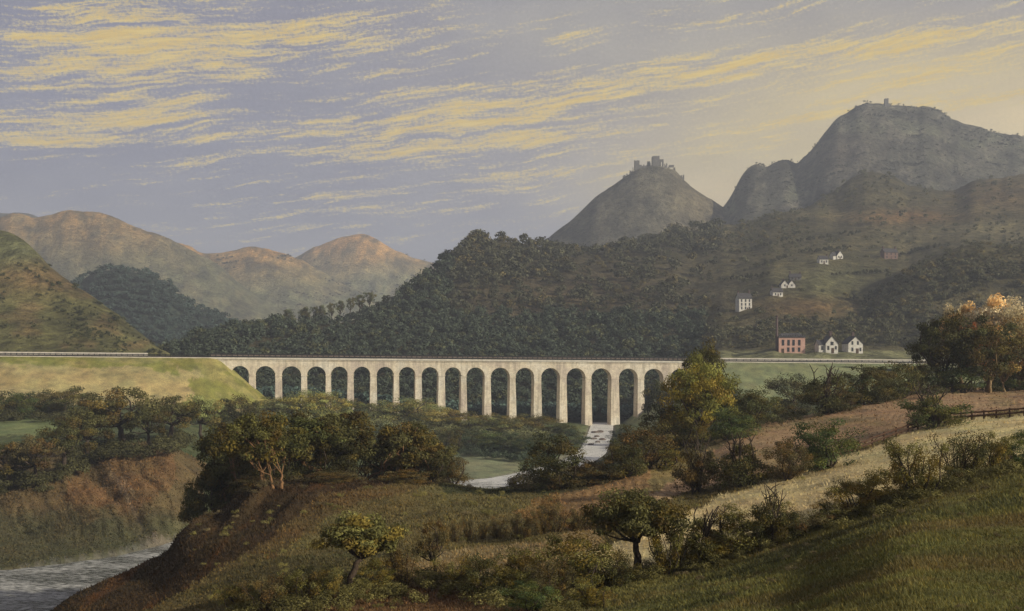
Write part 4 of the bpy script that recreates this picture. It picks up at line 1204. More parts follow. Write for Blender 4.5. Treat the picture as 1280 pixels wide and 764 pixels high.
# -- yellow-green tree and the dark slope of bushes beside the viaduct
P('big', 884, 552, 112, 88, (0.118, 0.112, 0.030), 'yellow_green_tree', 'big yellow-green tree hiding the right end of the viaduct', 'big trees by the viaduct', 200, turn=1.0)
P('big', 880, 545, 124, 60, (0.05, 0.045, 0.016), 'dark_tree', 'dark tree top showing just above the yellow-green tree', 'big trees by the viaduct', 262, turn=2.5)
g = 'dark bushes on the slope below the viaduct'
for st_, px, v, h, w, c, lb in [
    ('bush', 688, 612, 72, 78, (0.036, 0.036, 0.016), 'dark round tree standing in front of the river'),
    ('bush', 733, 607, 34, 54, BR, 'brown bush right of the dark round tree, below the rapids'),
    ('bush', 782, 600, 48, 52, DK, 'dark bush hiding the right bank of the rapids'),
    ('bush', 800, 585, 58, 66, BR, 'brown bush midway up the dark slope of bushes'),
    ('bush', 797, 568, 32, 44, TEAL, 'dull green bush at the foot of a pier right of the rapids'),
    ('bush', 832, 570, 66, 62, DK, 'dark bush third below the yellow-green tree'),
    ('tree', 828, 550, 76, 44, (0.030, 0.030, 0.014), 'small black-green tree in front of the last piers'),
    ('bush', 858, 562, 52, 60, (0.085, 0.070, 0.022), 'olive bush at the left foot of the yellow-green tree'),
    ('bush', 915, 548, 38, 56, GR, 'green bush at the right foot of the yellow-green tree'),
    ('low', 710, 612, 34, 60, BR, 'low brown bush at the foot of the dark round tree'),
    ('low', 760, 612, 34, 60, BR, 'low brown bush below the dark bush by the rapids'),
    ('low', 830, 586, 34, 56, OL, 'low olive bush on the upper left corner of the ploughed field')]:
    P(st_, px, v, h, w, c, 'dark_tree' if 'tree' in lb.split(' standing')[0].split(' in ')[0] and 'bush' not in lb.split()[1:3] and st_ != 'low' and px in (690, 828) else 'bush', lb, g, 190)

# -- thicket on the spur above the near river bank
g = 'thicket trees on the spur'
for px, v, h, w, c, bk, lb in [
    (262, 640, 118, 70, DK, (0.05, 0.03, 0.02), 'dark leaning tree at the left end of the thicket, hanging over the river bank'),
    (292, 618, 104, 84, (0.046, 0.042, 0.015), ORB, 'dark tree second from the left end of the thicket'),
    (335, 605, 98, 92, (0.060, 0.054, 0.017), ORB, 'olive thicket tree with upright orange-lit stems'),
    (385, 598, 92, 100, (0.050, 0.052, 0.018), ORB, 'dark green thicket tree with long leaning orange trunks'),
    (440, 599, 92, 100, (0.044, 0.040, 0.015), ORB, 'dark tree in the middle of the thicket with a forked orange trunk'),
    (490, 600, 84, 92, (0.056, 0.050, 0.020), ORB, 'brownish thicket tree with two orange stems'),
    (530, 601, 70, 76, (0.064, 0.056, 0.021), ORB, 'rust-brown tree at the right end of the thicket'),
    ]:
    P('thicket', px, v, h * 0.93, w, c, 'thicket_tree', lb, g, 150, bark=bk, D1=212)
g = 'shrubs under the thicket'
for px, v, h, w, c, lb in [(318, 613, 22, 50, BR, 'brown shrub low under the left half of the thicket'), (415, 602, 13, 60, BR, 'low brown shrub under the leaning orange trunks'),
                           (285, 630, 50, 60, DK, 'dark shrub spilling over the bank at the left end of the thicket'), (505, 604, 18, 50, (0.07, 0.052, 0.02), 'rusty shrub under the right half of the thicket'), (560, 603, 36, 50, BR, 'small brown shrub at the right end of the thicket')]:
    P('bush', px, v, h, w, c, 'shrub', lb, g, 150, D1=212)

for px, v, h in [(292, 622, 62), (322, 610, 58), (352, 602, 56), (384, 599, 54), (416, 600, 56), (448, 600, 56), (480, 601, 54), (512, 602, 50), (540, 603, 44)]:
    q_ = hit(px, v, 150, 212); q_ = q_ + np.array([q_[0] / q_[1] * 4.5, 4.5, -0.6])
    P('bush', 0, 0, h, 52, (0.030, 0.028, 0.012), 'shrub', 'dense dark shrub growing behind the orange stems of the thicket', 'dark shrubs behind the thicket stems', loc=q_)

# -- trees on the far bank at the left
g = 'trees along the far bank'
LB = [(12, 612, 60, 60, DK, 'dark tree at the left edge above the red bank'), (45, 608, 66, 56, BR, 'brownish tree second from the left edge above the red bank'),
      (78, 590, 66, 60, DK, 'dark tree third from the left edge above the red bank'), (108, 574, 66, 66, (0.050, 0.046, 0.018), 'olive dark tree left of the tallest far-bank tree'),
      (152, 563, 80, 84, (0.062, 0.054, 0.022), 'tallest and widest tree above the red bank'), (186, 562, 56, 54, DK, 'dark tree just right of the tallest far-bank tree'),
      (216, 556, 62, 66, (0.055, 0.050, 0.020), 'round olive tree second right of the tallest far-bank tree'), (250, 552, 60, 52, PALE, 'pale yellow-green tree above the right end of the red bank')]
for px, v, h, w, c, lb in LB: P('tree', px, v, h, w, c, 'bank_tree', lb, g, 240)
g = 'field hedge bushes on the left'
for px, v, h, w, c, lb in [(-5, 524, 36, 50, DK, 'dark hedge bush at the left edge below the tan field'), (28, 523, 36, 50, GR, 'green hedge bush second from the left edge below the tan field'),
                           (60, 520, 34, 50, DK, 'dark hedge bush third from the left edge below the tan field'), (92, 522, 40, 50, (0.05, 0.05, 0.02), 'olive hedge bush at the right end of the hedge below the tan field'),
                           (300, 540, 48, 54, DK, 'dark bush below the foot of the green railway bank'), (275, 532, 34, 50, PALE, 'pale bush below the foot of the green railway bank')]:
    P('bush', px, v, h, w, c, 'bush', lb, g, 240)

# -- pale bushes along the foot of the viaduct
g = 'pale bushes along the foot of the viaduct'
for px, v, h, w, c, lb in [(345, 520, 26, 56, PALE, 'low pale bush under the second arch'), (385, 524, 38, 60, PALE, 'tall pale bush covering the foot of the third pier'),
                           (408, 527, 38, 52, (0.15, 0.15, 0.055), 'yellowish bush under the fourth arch'), (440, 526, 28, 46, (0.075, 0.08, 0.03), 'dull green bush under the fifth and sixth arches'),
                           (485, 530, 30, 56, (0.12, 0.12, 0.05), 'pale green bush under the seventh arch'), (520, 532, 38, 64, PALE, 'broad pale bush under the eighth and ninth arches'),
                           (548, 536, 30, 50, (0.14, 0.135, 0.06), 'pale bush just left of the tenth arch'), (580, 538, 24, 50, OL, 'olive bush under the eleventh arch'),
                           (612, 540, 24, 50, (0.10, 0.10, 0.04), 'olive green bush under the twelfth arch'), (645, 541, 24, 50, (0.09, 0.085, 0.035), 'low olive bush under the thirteenth arch'),
                           (678, 543, 26, 50, OL, 'low bush at the foot of the fourteenth arch'), (704, 548, 20, 40, (0.06, 0.07, 0.03), 'green bush left of the rapids under the viaduct'),
                           (716, 560, 24, 34, TEAL, 'dark green bush on the left bank of the rapids'), (688, 560, 20, 46, TEAL, 'dull green bush between the rapids and the meadow'),
                           (779, 556, 20, 30, TEAL, 'dull green bush on the right bank of the rapids at the viaduct')]:
    P('bush', px, v, h, w, c, 'bush', lb, g, 440)
g = 'dark bushes beside the river meadow'
for px, v, h, w, c, lb in [(585, 558, 24, 44, TEAL, 'dark bush at the upper left of the river meadow'), (612, 562, 24, 40, GR, 'dark bush along the top of the river meadow'),
                           (640, 566, 26, 40, TEAL, 'dark bush at the top right of the river meadow'), (660, 572, 28, 36, TEAL, 'dark bush between the meadow and the dark round tree'),
                           (560, 566, 34, 40, DK, 'dark bush left of the river meadow behind the thicket')]:
    P('bush', px, v, h, w, c, 'bush', lb, g, 440)

# -- low dark shrubs on the near heath
g = 'small shrubs across the near heath'
SH = [(569, 678, 28, 14, 'narrow dark shrub leftmost in the row of small shrubs'), (587, 676, 34, 15, 'tall narrow shrub second in the row of small shrubs'), (603, 674, 22, 12, 'short narrow shrub third in the row of small shrubs'),
      (622, 673, 28, 22, 'shrub fourth in the row of small shrubs'), (650, 674, 34, 34, 'round bushy shrub midway along the row of small shrubs'), (676, 668, 30, 26, 'shrub just right of the round bushy shrub in the row'),
      (694, 665, 40, 34, 'tallest shrub of the row of small shrubs'), (720, 663, 28, 32, 'shrub right of the tallest in the row of small shrubs'), (745, 662, 28, 30, 'last shrub of the row, beside the forked tree')]
for px, v, h, w, lb in SH: P('wispy', px, v, h, w, BR, 'shrub', lb, g)
g = 'undergrowth shrubs at the bottom'
UG = [(300, 762, 34, 50, OL, 'low olive shrub leftmost along the bottom'), (335, 764, 46, 50, BR, 'brown shrub left of the crooked tree at the bottom'), (375, 756, 46, 56, OL, 'olive shrub just left of the crooked tree'),
      (405, 748, 40, 44, (0.09, 0.08, 0.03), 'pale olive shrub behind the trunk of the crooked tree'), (575, 735, 44, 50, OL, 'olive shrub right of the slender tree'), (612, 750, 60, 54, DK, 'dark shrub below the narrow shrubs at the bottom'),
      (648, 742, 58, 56, OL, 'tall olive shrub midway between slender and forked trees'), (685, 752, 54, 50, BR, 'brown shrub at the bottom left of the broad olive bush'), (664, 764, 40, 60, GR, 'green shrub lowest in the middle at the bottom'),
      (745, 760, 36, 60, OL, 'low olive shrub at the bottom below the forked tree')]
for px, v, h, w, c, lb in UG: P('wispy' if int(px) % 2 else 'bush', px, v, h, w, c, 'shrub', lb, g)

# -- the row of round-headed trees on the dark ridge
g = 'row of small trees on the dark ridge'
RT = [(364, 405, 20, 15, 'wide dim tree at the lower left end of the ridge row'), (377, 402, 18, 10, 'second tree from the left in the ridge row, touching its neighbour'), (384, 401, 19, 10, 'third tree from the left in the ridge row'),
      (394, 399, 18, 9, 'fourth tree from the left in the ridge row, egg-shaped'), (404.5, 397, 17, 9.5, 'fifth tree from the left in the ridge row'), (414.5, 394, 17, 9, 'middle tree of the ridge row, sixth from the left'),
      (424.5, 391, 17, 9, 'seventh tree from the left in the ridge row'), (437, 387, 17, 9, 'round-headed tree on a clear thin trunk in the ridge row'), (449, 384, 17, 12, 'wide dark tree second from the upper end of the ridge row'), (462, 380, 17, 12, 'tree at the upper right end of the ridge row')]
for px, v, h, w, lb in RT:
    q = hill_hit('valley_hillside', px, v + 6)
    pxs, ds, X, D, Z, Vv, PP = HILLS['valley_hillside']; i = int(np.argmin(np.abs(pxs - px))); j = int(np.argmin(np.where((ds > 950) & (ds < 1300), Vv[i], 999)))
    P('round', 0, 0, h + 3, w * 1.2, (0.055, 0.060, 0.034), 'ridge_tree', lb, g, loc=((px - CX) / F * ds[j], ds[j], (HZ - v - 4) * ds[j] / F))

# ------------------------------------------------------------------ far woods: nobody could count them
def crown_template(seed, n=110, ls=1.0):
    r = np.random.default_rng(seed)
    cl = r.normal(size=(9, 3)); cl /= np.linalg.norm(cl, axis=1, keepdims=True); cl[:, 2] = np.abs(cl[:, 2]) * 0.9 - 0.15; cl *= 0.33
    k = r.integers(9, size=n); d = r.normal(size=(n, 3)); d /= np.linalg.norm(d, axis=1, keepdims=True)
    p = cl[k] + d * r.uniform(0.12, 0.24, (n, 1))
    p[:, 2] = p[:, 2] * 1.0 + 0.5
    V, Fq, T = leaf_arrays(p, d * 0.9 + np.array([0, 0, 0.2]) + r.normal(size=(n, 3)) * 0.3, r.uniform(0.055, 0.12, n) * ls, r.uniform(0.7, 1.3, (9, 1))[k] * r.uniform(0.75, 1.25, (n, 1)) * np.ones((n, 3)), r, 0.7)
    return V, T


TPL = [crown_template(300 + i) for i in range(7)]
FINE = [crown_template(340 + i, 420, 0.42) for i in range(7)]


def wood(name, label, items, cat='wood', kind='stuff', tpl=None):
    """items: (xyz, height, width, tint) -> one mesh of many crowns"""
    VV = []; TT_ = []
    r = np.random.default_rng(len(items))
    for (p, h, w, c) in items:
        V, T = (tpl or TPL)[r.integers(7)]
        a = r.uniform(0, 6.283); ca, sa = math.cos(a), math.sin(a)
        q = np.empty_like(V); q[:, 0] = (V[:, 0] * ca - V[:, 1] * sa) * w + p[0]; q[:, 1] = (V[:, 0] * sa + V[:, 1] * ca) * w + p[1]; q[:, 2] = V[:, 2] * h + p[2]
        VV.append(q); TT_.append(T * np.array(c))
    V = np.concatenate(VV)
    me = mesh_np(name, V, np.arange(len(V)).reshape(-1, 4), False, np.concatenate(TT_), 'FACE'); me.materials.append(M['wood'])
    o = link(bpy.data.objects.new(name, me)); o.color = (1, 1, 1, 1)
    return tag(o, label, cat, None, kind)


def scatter(hname, dens, n, size, tint, seed, crest_gain=0.12):
    pxs, ds, X, D, Z, Vv, Pp = HILLS[hname]
    r = np.random.default_rng(seed)
    dv = np.abs(np.diff(Vv, axis=1)); dv = np.concatenate([dv, dv[:, -1:]], 1)
    up = np.minimum.accumulate(Vv, axis=1)
    vis = (Vv <= up + 5)
    step = np.gradient(pxs)[:, None]
    w = np.clip(dv, crest_gain, 8) * step * dens(Pp, Vv, D) * vis * (Pp > -60) * (Pp < 1420)
    w = w.ravel() / w.sum()
    idx = r.choice(w.size, size=n, p=w)
    out = []
    for i in idx:
        a, b = divmod(int(i), len(ds))
        d = ds[b] * (1 + r.uniform(-0.004, 0.004)); px = pxs[a] + r.uniform(-1.5, 1.5)
        h = size(Pp[a, b], Vv[a, b], r) * d / F
        x = (px - CX) / F * d
        out.append(((x, d, Z[a, b] - 0.12 * h), h, h * r.uniform(0.85, 1.25), tint(Pp[a, b], Vv[a, b], r)))
    return out


def d_main(P, V, D):
    n = fbm(P / 45, V / 18, 201); n2 = fbm(P / 16, V / 8, 202)
    crest = np.exp(-((P - 620) / 95) ** 2) * (V < 350) + (P > 690) * (P < 1010) * (V < 318) * 0.9
    left = (P < 560) * 1.0
    low = (P < 880) * (V > 395) * 1.0
    mid = (P >= 500) * (P < 900) * (0.16 + 0.30 * (n > 0.02))
    right = (P >= 880) * (0.09 + 0.34 * (n2 > 0.16) * (n > -0.05))
    spur = in_poly(P, V, [(1050, 412), (1085, 372), (1120, 345), (1170, 316), (1210, 302), (1500, 300), (1500, 335), (1330, 345), (1240, 352), (1170, 385), (1110, 412)]) * 1.0
    spur2 = in_poly(P, V, [(880, 440), (900, 415), (960, 408), (1000, 400), (1060, 405), (1100, 395), (1160, 398), (1300, 402), (1500, 400), (1500, 440)]) * (D < 1150) * 0.9
    gap = np.exp(-((P - 1010) / 50) ** 2 - ((V - 384) / 9) ** 2) * 0.9
    houses = np.exp(-((P - 1000) / 60) ** 2 - ((V - 352) / 16) ** 2) * 0.8
    hill2 = ((P > 1005) & (P < 1130) & (V < 258)) * 0.35
    field = (P > 895) & (V > 436) & (D < 1000)
    lot = np.zeros_like(P)
    for hx, hv in ((932, 388), (972, 371), (986, 360), (995, 351), (1030, 330), (1048, 324), (1114, 324)):
        lot = np.maximum(lot, ((np.abs(P - hx) < 13) & (V > hv - 6) & (V < hv + 9)) * 1.0)
    for hx in (990, 1037, 1069): lot = np.maximum(lot, ((np.abs(P - hx) < 24) & (D < 905)) * 1.0)
    tot = np.maximum.reduce([crest, left, low, mid, right, spur, spur2, hill2])
    return np.clip(tot - gap - houses, 0, 1.2) * (~field) * (1 - lot) * (D > np.where(P < 885, 812, 850))


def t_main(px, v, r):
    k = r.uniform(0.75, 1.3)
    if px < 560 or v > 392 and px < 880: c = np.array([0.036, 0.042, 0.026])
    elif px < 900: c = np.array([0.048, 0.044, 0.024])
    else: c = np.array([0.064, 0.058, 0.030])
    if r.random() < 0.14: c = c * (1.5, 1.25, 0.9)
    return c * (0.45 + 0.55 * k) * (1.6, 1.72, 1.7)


def s_main(px, v, r):
    b = 12 if px < 900 else 8.5
    if px > 900 and v < 330: b = 5.5
    return b * (0.5 + 1.1 * r.random() ** 1.7)


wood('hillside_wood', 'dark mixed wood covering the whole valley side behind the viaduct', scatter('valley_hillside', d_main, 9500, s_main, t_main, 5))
wood('knoll_wood', 'blue-green wood covering the rounded knoll behind the grassy hill', scatter('wooded_knoll', lambda P, V, D: 1.0 + 0 * P, 1500, lambda p, v, r: r.uniform(6, 12), lambda p, v, r: np.array([0.048, 0.072, 0.056]) * r.uniform(0.7, 1.35), 6))


def hedge_rows(hname, rows, size, tint, seed, n):
    r = np.random.default_rng(seed); out = []
    for (a, b, c, d) in rows:
        for i in range(n):
            t = r.random(); px = a + (c - a) * t; v = b + (d - b) * t + r.normal() * 0.6
            q = hill_hit(hname, px, v); h = size * r.uniform(0.6, 1.3) * q[1] / F
            out.append((q - np.array([0, 0, 0.1 * h]), h, h * r.uniform(0.5, 0.8), np.array(tint) * r.uniform(0.7, 1.3)))
    return out


wood('hillside_hedges', 'thin rows of small trees along the field edges above the cottages', hedge_rows('valley_hillside',
     [(920, 318, 990, 300), (985, 306, 1080, 292), (1000, 318, 1075, 310), (930, 340, 985, 322), (1120, 322, 1180, 308), (900, 352, 960, 346), (1040, 345, 1110, 342)], 7, (0.05, 0.05, 0.024), 8, 26), 'hedge')
q = hedge_rows('grassy_hill', [(20, 330, 70, 360), (70, 372, 130, 402), (40, 395, 150, 425), (130, 408, 200, 434), (10, 420, 120, 436)], 5, (0.06, 0.062, 0.026), 9, 22)
q += scatter('grassy_hill', lambda P, V, D: sstep(0.1, 0.4, fbm(P / 24, V / 12, 205)) * (V > 330), 420, lambda p, v, r: r.uniform(3, 7), lambda p, v, r: np.array([0.062, 0.066, 0.028]) * r.uniform(0.7, 1.3), 10)
wood('grassy_hill_scrub', 'scrub and small trees speckled over the lower grassy hill', q, 'scrub')
q = scatter('orange_suntop_hill', lambda P, V, D: (V > 318) * sstep(0.05, 0.4, fbm(P / 40, V / 9, 207)), 1500, lambda p, v, r: r.uniform(1.6, 4), lambda p, v, r: np.array([0.075, 0.065, 0.04]) * r.uniform(0.7, 1.3), 11)
q += scatter('far_suntop_hill', lambda P, V, D: (V > 318) * sstep(0.05, 0.4, fbm(P / 40, V / 9, 208)), 700, lambda p, v, r: r.uniform(1.6, 4), lambda p, v, r: np.array([0.075, 0.07, 0.045]) * r.uniform(0.7, 1.3), 12)
wood('moor_scrub', 'faint lines of trees on the slopes of the orange hills', q, 'scrub')
q = scatter('mountain', lambda P, V, D: sstep(0.15, 0.5, fbm(P / 30, V / 12, 209)) * (P < 1300) + 0.12, 2600, lambda p, v, r: r.uniform(1.6, 4.2), lambda p, v, r: np.array([0.050, 0.052, 0.036]) * r.uniform(0.7, 1.3), 13)
wood('mountain_scrub', 'dark scrub scattered on the big mountain and along its summit', q + hedge_rows('mountain', [(1128, 133.5, 1180, 141), (945, 204, 1000, 201), (1005, 194, 1060, 147)], 3.2, (0.04, 0.04, 0.03), 14, 22), 'scrub')

# behind and beneath the arches: the wooded valley floor
r = np.random.default_rng(77); q = []
for i in range(1500):
    px = r.uniform(270, 900); D = r.uniform(785, 885)
    z = float(np.interp(D, GDS, GZ[int(np.argmin(np.abs(GPX - px)))]))
    x = (px - CX) / F * D
    if abs(px - 752) < 11 and D < 825: continue
    h = r.uniform(7, 15)
    q.append(((x, D, z - 1), h, h * r.uniform(0.9, 1.3), np.array([0.060, 0.092, 0.070]) * r.uniform(0.6, 1.5)))
wood('valley_wood', 'blue-green wood seen through the arches of the viaduct', q)

# low undergrowth that knits the hedges together
r = np.random.default_rng(88); q = []


def under(path, n, size, tint, spread=7, D0=12, D1=1000):
    P_ = np.array(path, float); seg = np.hypot(*np.diff(P_, axis=0).T); cum = np.concatenate([[0], np.cumsum(seg)])
    for _ in range(n):
        t = r.uniform(0, cum[-1]); px = np.interp(t, cum, P_[:, 0]) + r.normal() * 4; v = np.interp(t, cum, P_[:, 1]) + r.normal() * spread
        p = hit(px, v, D0, D1); h = size * r.uniform(0.5, 1.4) * p[1] / F
        q.append((p - np.array([0, 0, 0.15 * h]), h, h * r.uniform(1.0, 1.7), np.array(tint) * r.uniform(0.6, 1.45)))


under([(640, 745), (720, 738), (800, 722), (900, 700), (1000, 668), (1090, 640), (1180, 612), (1285, 584)], 260, 17, OL, 4)
under([(840, 622), (900, 612), (990, 602), (1040, 586)], 30, 9, BR, 3)
under([(700, 612), (770, 606), (830, 580), (870, 560), (930, 538), (1000, 522), (1080, 506), (1150, 492), (1285, 487)], 170, 13, DK, 3, 190)
under([(640, 606), (700, 610)], 30, 14, BR, 3, 190)
under([(255, 640), (300, 616), (370, 598), (450, 600), (560, 604)], 80, 9, BR, 3, 150, 212)
under([(280, 764), (420, 752), (560, 735), (640, 750), (720, 757)], 150, 20, OL, 9)
under([(-20, 612), (60, 606), (110, 574), (240, 556)], 120, 20, DK, 5, 240)
under([(-20, 525), (110, 522)], 60, 16, DK, 3, 240)
under([(280, 545), (350, 545), (450, 556), (560, 560)], 130, 15, (0.085, 0.092, 0.042), 9, 440)
under([(330, 520), (450, 532), (560, 542), (700, 552)], 150, 13, (0.10, 0.10, 0.042), 5, 440)
under([(570, 564), (650, 572), (705, 566)], 60, 12, TEAL, 5, 440)
under([(772, 556), (800, 562), (840, 560)], 60, 13, TEAL, 6, 300)
for _ in range(420):
    px_ = r.uniform(240, 1290); v_ = r.uniform(600, 770)
    p = hit(px_, v_, 12, 236); i_ = int(np.argmin(np.abs(GPX - px_))); j_ = int(np.argmin(np.abs(GDS - p[1])))
    if plough[i_, j_] or cov[i_, j_, 0] > 0.26 and r.random() < 0.8: continue
    h = r.uniform(4, 11) * p[1] / F
    q.append((p - np.array([0, 0, 0.2 * h]), h, h * r.uniform(0.9, 1.8), np.array(OL if r.random() < 0.5 else BR) * r.uniform(0.9, 2.0)))
q = [(a, b, c, np.array(d) * 1.7) for a, b, c, d in q]
wood('undergrowth', 'low tangled undergrowth growing along the hedges and banks', q, 'undergrowth', tpl=FINE)

# ------------------------------------------------------------------ grass
r = np.random.default_rng(99)
N = 300000
px = r.uniform(-30, 1310, N * 2); j = r.random(N * 2)
ii = np.clip(np.searchsorted(GPX, px), 0, len(GPX) - 1)
# rows weighted by how much of the picture they fill
wv = np.clip(-np.diff(GVv, axis=1), 0.0, 30)
jj = np.empty(N * 2, int)
cs = np.cumsum(wv * ((GDS[:-1] > 28) & (GDS[:-1] < 440)), axis=1)
tot = cs[:, -1]
for a in np.unique(ii):
    m = ii == a
    jj[m] = np.searchsorted(cs[a], j[m] * tot[a])
jj = np.clip(jj, 0, len(GDS) - 2)
cg = cov[ii, jj]
keep = r.random(N * 2) < np.where(plough[ii, jj], 0.10, np.where(cg[:, 0] > 0.27, 0.15, 0.8))
vmask = (GVv[ii, jj] < 840) & (rd[ii, jj] > rw[ii, jj] + 2)
sel = np.where(keep & vmask)[0][:N]
ii = ii[sel]; jj = jj[sel]; pp = px[sel]
f = r.random(len(sel)); D = GDS[jj] * (1 - f) + GDS[jj + 1] * f
Z = GZ[ii, jj] * (1 - f) + GZ[ii, jj + 1] * f
base = np.stack([(pp - CX) / F * D, D, Z - 0.05], -1)
patch = fbm(base[:, 0] / 3.5, base[:, 1] / 3.5, 211)
hgt = (0.13 + 0.0008 * D) * r.uniform(0.5, 1.5, len(sel)) * (1 + 0.6 * patch)
wid = np.maximum(0.03, 0.0008 * D) * r.uniform(0.6, 1.2, len(sel))
ang = r.uniform(0, 6.283, len(sel)); ca_, sa_ = np.cos(ang), np.sin(ang)
ln = r.normal(size=(len(sel), 2)) * 0.35 + np.array([-0.22, 0.0])
V0 = base + np.stack([ca_ * wid, sa_ * wid, 0 * wid], -1); V1 = base - np.stack([ca_ * wid, sa_ * wid, 0 * wid], -1)
V2 = base + np.stack([ln[:, 0] * hgt, ln[:, 1] * hgt, hgt], -1)
tint = cov[ii, jj] * (1.05 + 0.35 * patch[:, None]) * r.uniform(0.7, 1.4, (len(sel), 1)) * np.where(r.random((len(sel), 1)) < 0.2, np.array([[1.35, 1.15, 0.8]]), 1.0)
tint = np.where(cov[ii, jj][:, :1] > 0.27, np.minimum(tint, cov[ii, jj] * 1.06), tint)
me = mesh_np('grass', np.stack([V0, V1, V2], 1).reshape(-1, 3), np.arange(len(sel) * 3).reshape(-1, 3), False, tint, 'FACE', True)
me.materials.append(M['blade'])
o = link(bpy.data.objects.new('grass', me)); o.color = (1, 1, 1, 1); tag(o, 'rough grass growing over the near hillsides and river banks', 'grass', None, 'stuff')
HAZE = 0.00014

# ------------------------------------------------------------------ sky: daylight with a veil of evening cloud and yellow streaks
SUN_DIR = np.array([0.84, -0.42, 0.40]); SUN_DIR /= np.linalg.norm(SUN_DIR)
w = bpy.data.worlds.new('World'); scene.world = w; w.use_nodes = True
t = w.node_tree; t.nodes.clear()


def mt_(op, a, b=None, c=None, clamp=False):
    n = t.nodes.new('ShaderNodeMath'); n.operation = op; n.use_clamp = clamp
    for i, v in enumerate((a, b, c)):
        if v is None: continue
        if hasattr(v, 'links'): t.links.new(v, n.inputs[i])
        else: n.inputs[i].default_value = v
    return n.outputs[0]


def comb(x, y, z=0.0):
    n = t.nodes.new('ShaderNodeCombineXYZ')
    for i, v in enumerate((x, y, z)):
        if hasattr(v, 'links'): t.links.new(v, n.inputs[i])
        else: n.inputs[i].default_value = v
    return n.outputs[0]


tc = nd(t, 'ShaderNodeTexCoord'); sp = nd(t, 'ShaderNodeSeparateXYZ'); t.links.new(tc.outputs['Generated'], sp.inputs[0])
A = mt_('MULTIPLY', mt_('ARCTAN2', sp.outputs[0], sp.outputs[1]), 100.0)        # azimuth and height above the horizon, in hundredths of a radian
E = mt_('MULTIPLY', mt_('ARCSINE', sp.outputs[2]), 100.0)


def ae(px, v):
    x = (px - CX) / F; z = (HZ - v) / F
    return math.atan(x) * 100, math.asin(z / math.sqrt(1 + x * x + z * z)) * 100


TH = R(8.0)
n0 = noise(t, comb(mt_('DIVIDE', A, 14.0), mt_('DIVIDE', E, 9.0)), 1.0, 3, 0.5)
wob = mt_('MULTIPLY', mt_('SUBTRACT', n0.outputs[0], 0.5), 2.6)
al = mt_('ADD', mt_('MULTIPLY', A, math.cos(TH)), mt_('MULTIPLY', E, math.sin(TH)))
ac = mt_('ADD', mt_('SUBTRACT', mt_('MULTIPLY', E, math.cos(TH)), mt_('MULTIPLY', A, math.sin(TH))), wob)
s1 = noise(t, comb(mt_('DIVIDE', al, 11.0), mt_('DIVIDE', ac, 0.8)), 1.0, 6, 0.68)
s2 = noise(t, comb(mt_('DIVIDE', al, 3.6), mt_('DIVIDE', ac, 0.28), 3.0), 1.0, 5, 0.7)
s3 = noise(t, comb(mt_('DIVIDE', A, 0.30), mt_('DIVIDE', E, 0.24)), 1.0, 2, 0.7)


def blob(px, v, sx, sv, k, tilt=7.0):
    a0, e0 = ae(px, v); c, s = math.cos(R(tilt)), math.sin(R(tilt))
    da = mt_('SUBTRACT', A, a0); de = mt_('SUBTRACT', E, e0)
    u = mt_('DIVIDE', mt_('ADD', mt_('MULTIPLY', da, c), mt_('MULTIPLY', de, s)), sx / 14.0)
    q = mt_('DIVIDE', mt_('SUBTRACT', mt_('MULTIPLY', de, c), mt_('MULTIPLY', da, s)), sv / 14.0)
    ex = mt_('MULTIPLY', mt_('ADD', mt_('MULTIPLY', u, u), mt_('MULTIPLY', q, q)), -1.0)
    return mt_('MULTIPLY', mt_('EXPONENT', ex), k)


def total(bl):
    o = None
    for b in bl:
        x = blob(*b); o = x if o is None else mt_('ADD', o, x)
    return o


dens = total([(120, 22, 150, 20, 0.9), (230, 55, 190, 22, 0.8), (90, 62, 120, 22, 0.7), (170, 100, 120, 26, 0.85), (110, 152, 170, 16, 1.15), (60, 172, 130, 12, 1.0), (430, 35, 170, 18, 0.7), (340, 75, 150, 16, 0.75),
              (600, 140, 210, 11, 1.0, 6), (560, 160, 190, 12, 1.0, 6), (620, 178, 190, 12, 0.9, 5), (500, 185, 190, 9, 0.8, 6), (700, 120, 220, 11, 0.8, 5), (560, 112, 150, 9, 0.5, 5),
              (900, 90, 260, 14, 0.75, 4), (1000, 60, 240, 14, 0.65, 4), (800, 40, 220, 10, 0.6, 4), (640, 218, 170, 9, 0.9, 2), (470, 258, 160, 7, 0.95, 4), (540, 240, 150, 5, 0.7, 3), (330, 286, 130, 5, 0.55, 4), (560, 280, 120, 5, 0.5, 2),
              (1130, 105, 260, 16, 0.85, 3), (1180, 50, 260, 14, 0.75, 5), (900, 185, 200, 12, 0.85, 4), (1210, 75, 200, 10, 0.8, 4), (1000, 150, 180, 9, 0.8, 4), (1260, 120, 150, 12, 0.9, 2), (880, 215, 140, 6, 0.6, 2), (250, 175, 120, 6, 0.45, 5)])
m = mt_('ADD', mt_('MULTIPLY', mt_('SUBTRACT', s1.outputs[0], 0.5), 1.75), mt_('MULTIPLY', mt_('SUBTRACT', s2.outputs[0], 0.5), 1.1))
m = mt_('ADD', m, mt_('MULTIPLY', mt_('SUBTRACT', s3.outputs[0], 0.5), 0.75))
m = mt_('ADD', m, mt_('MULTIPLY', mt_('MINIMUM', dens, 1.15), 0.33))


def sm(lo, hi, x):
    n = nd(t, 'ShaderNodeMapRange', interpolation_type='SMOOTHSTEP'); n.inputs[1].default_value = lo; n.inputs[2].default_value = hi; t.links.new(x, n.inputs[0]); return n.outputs[0]


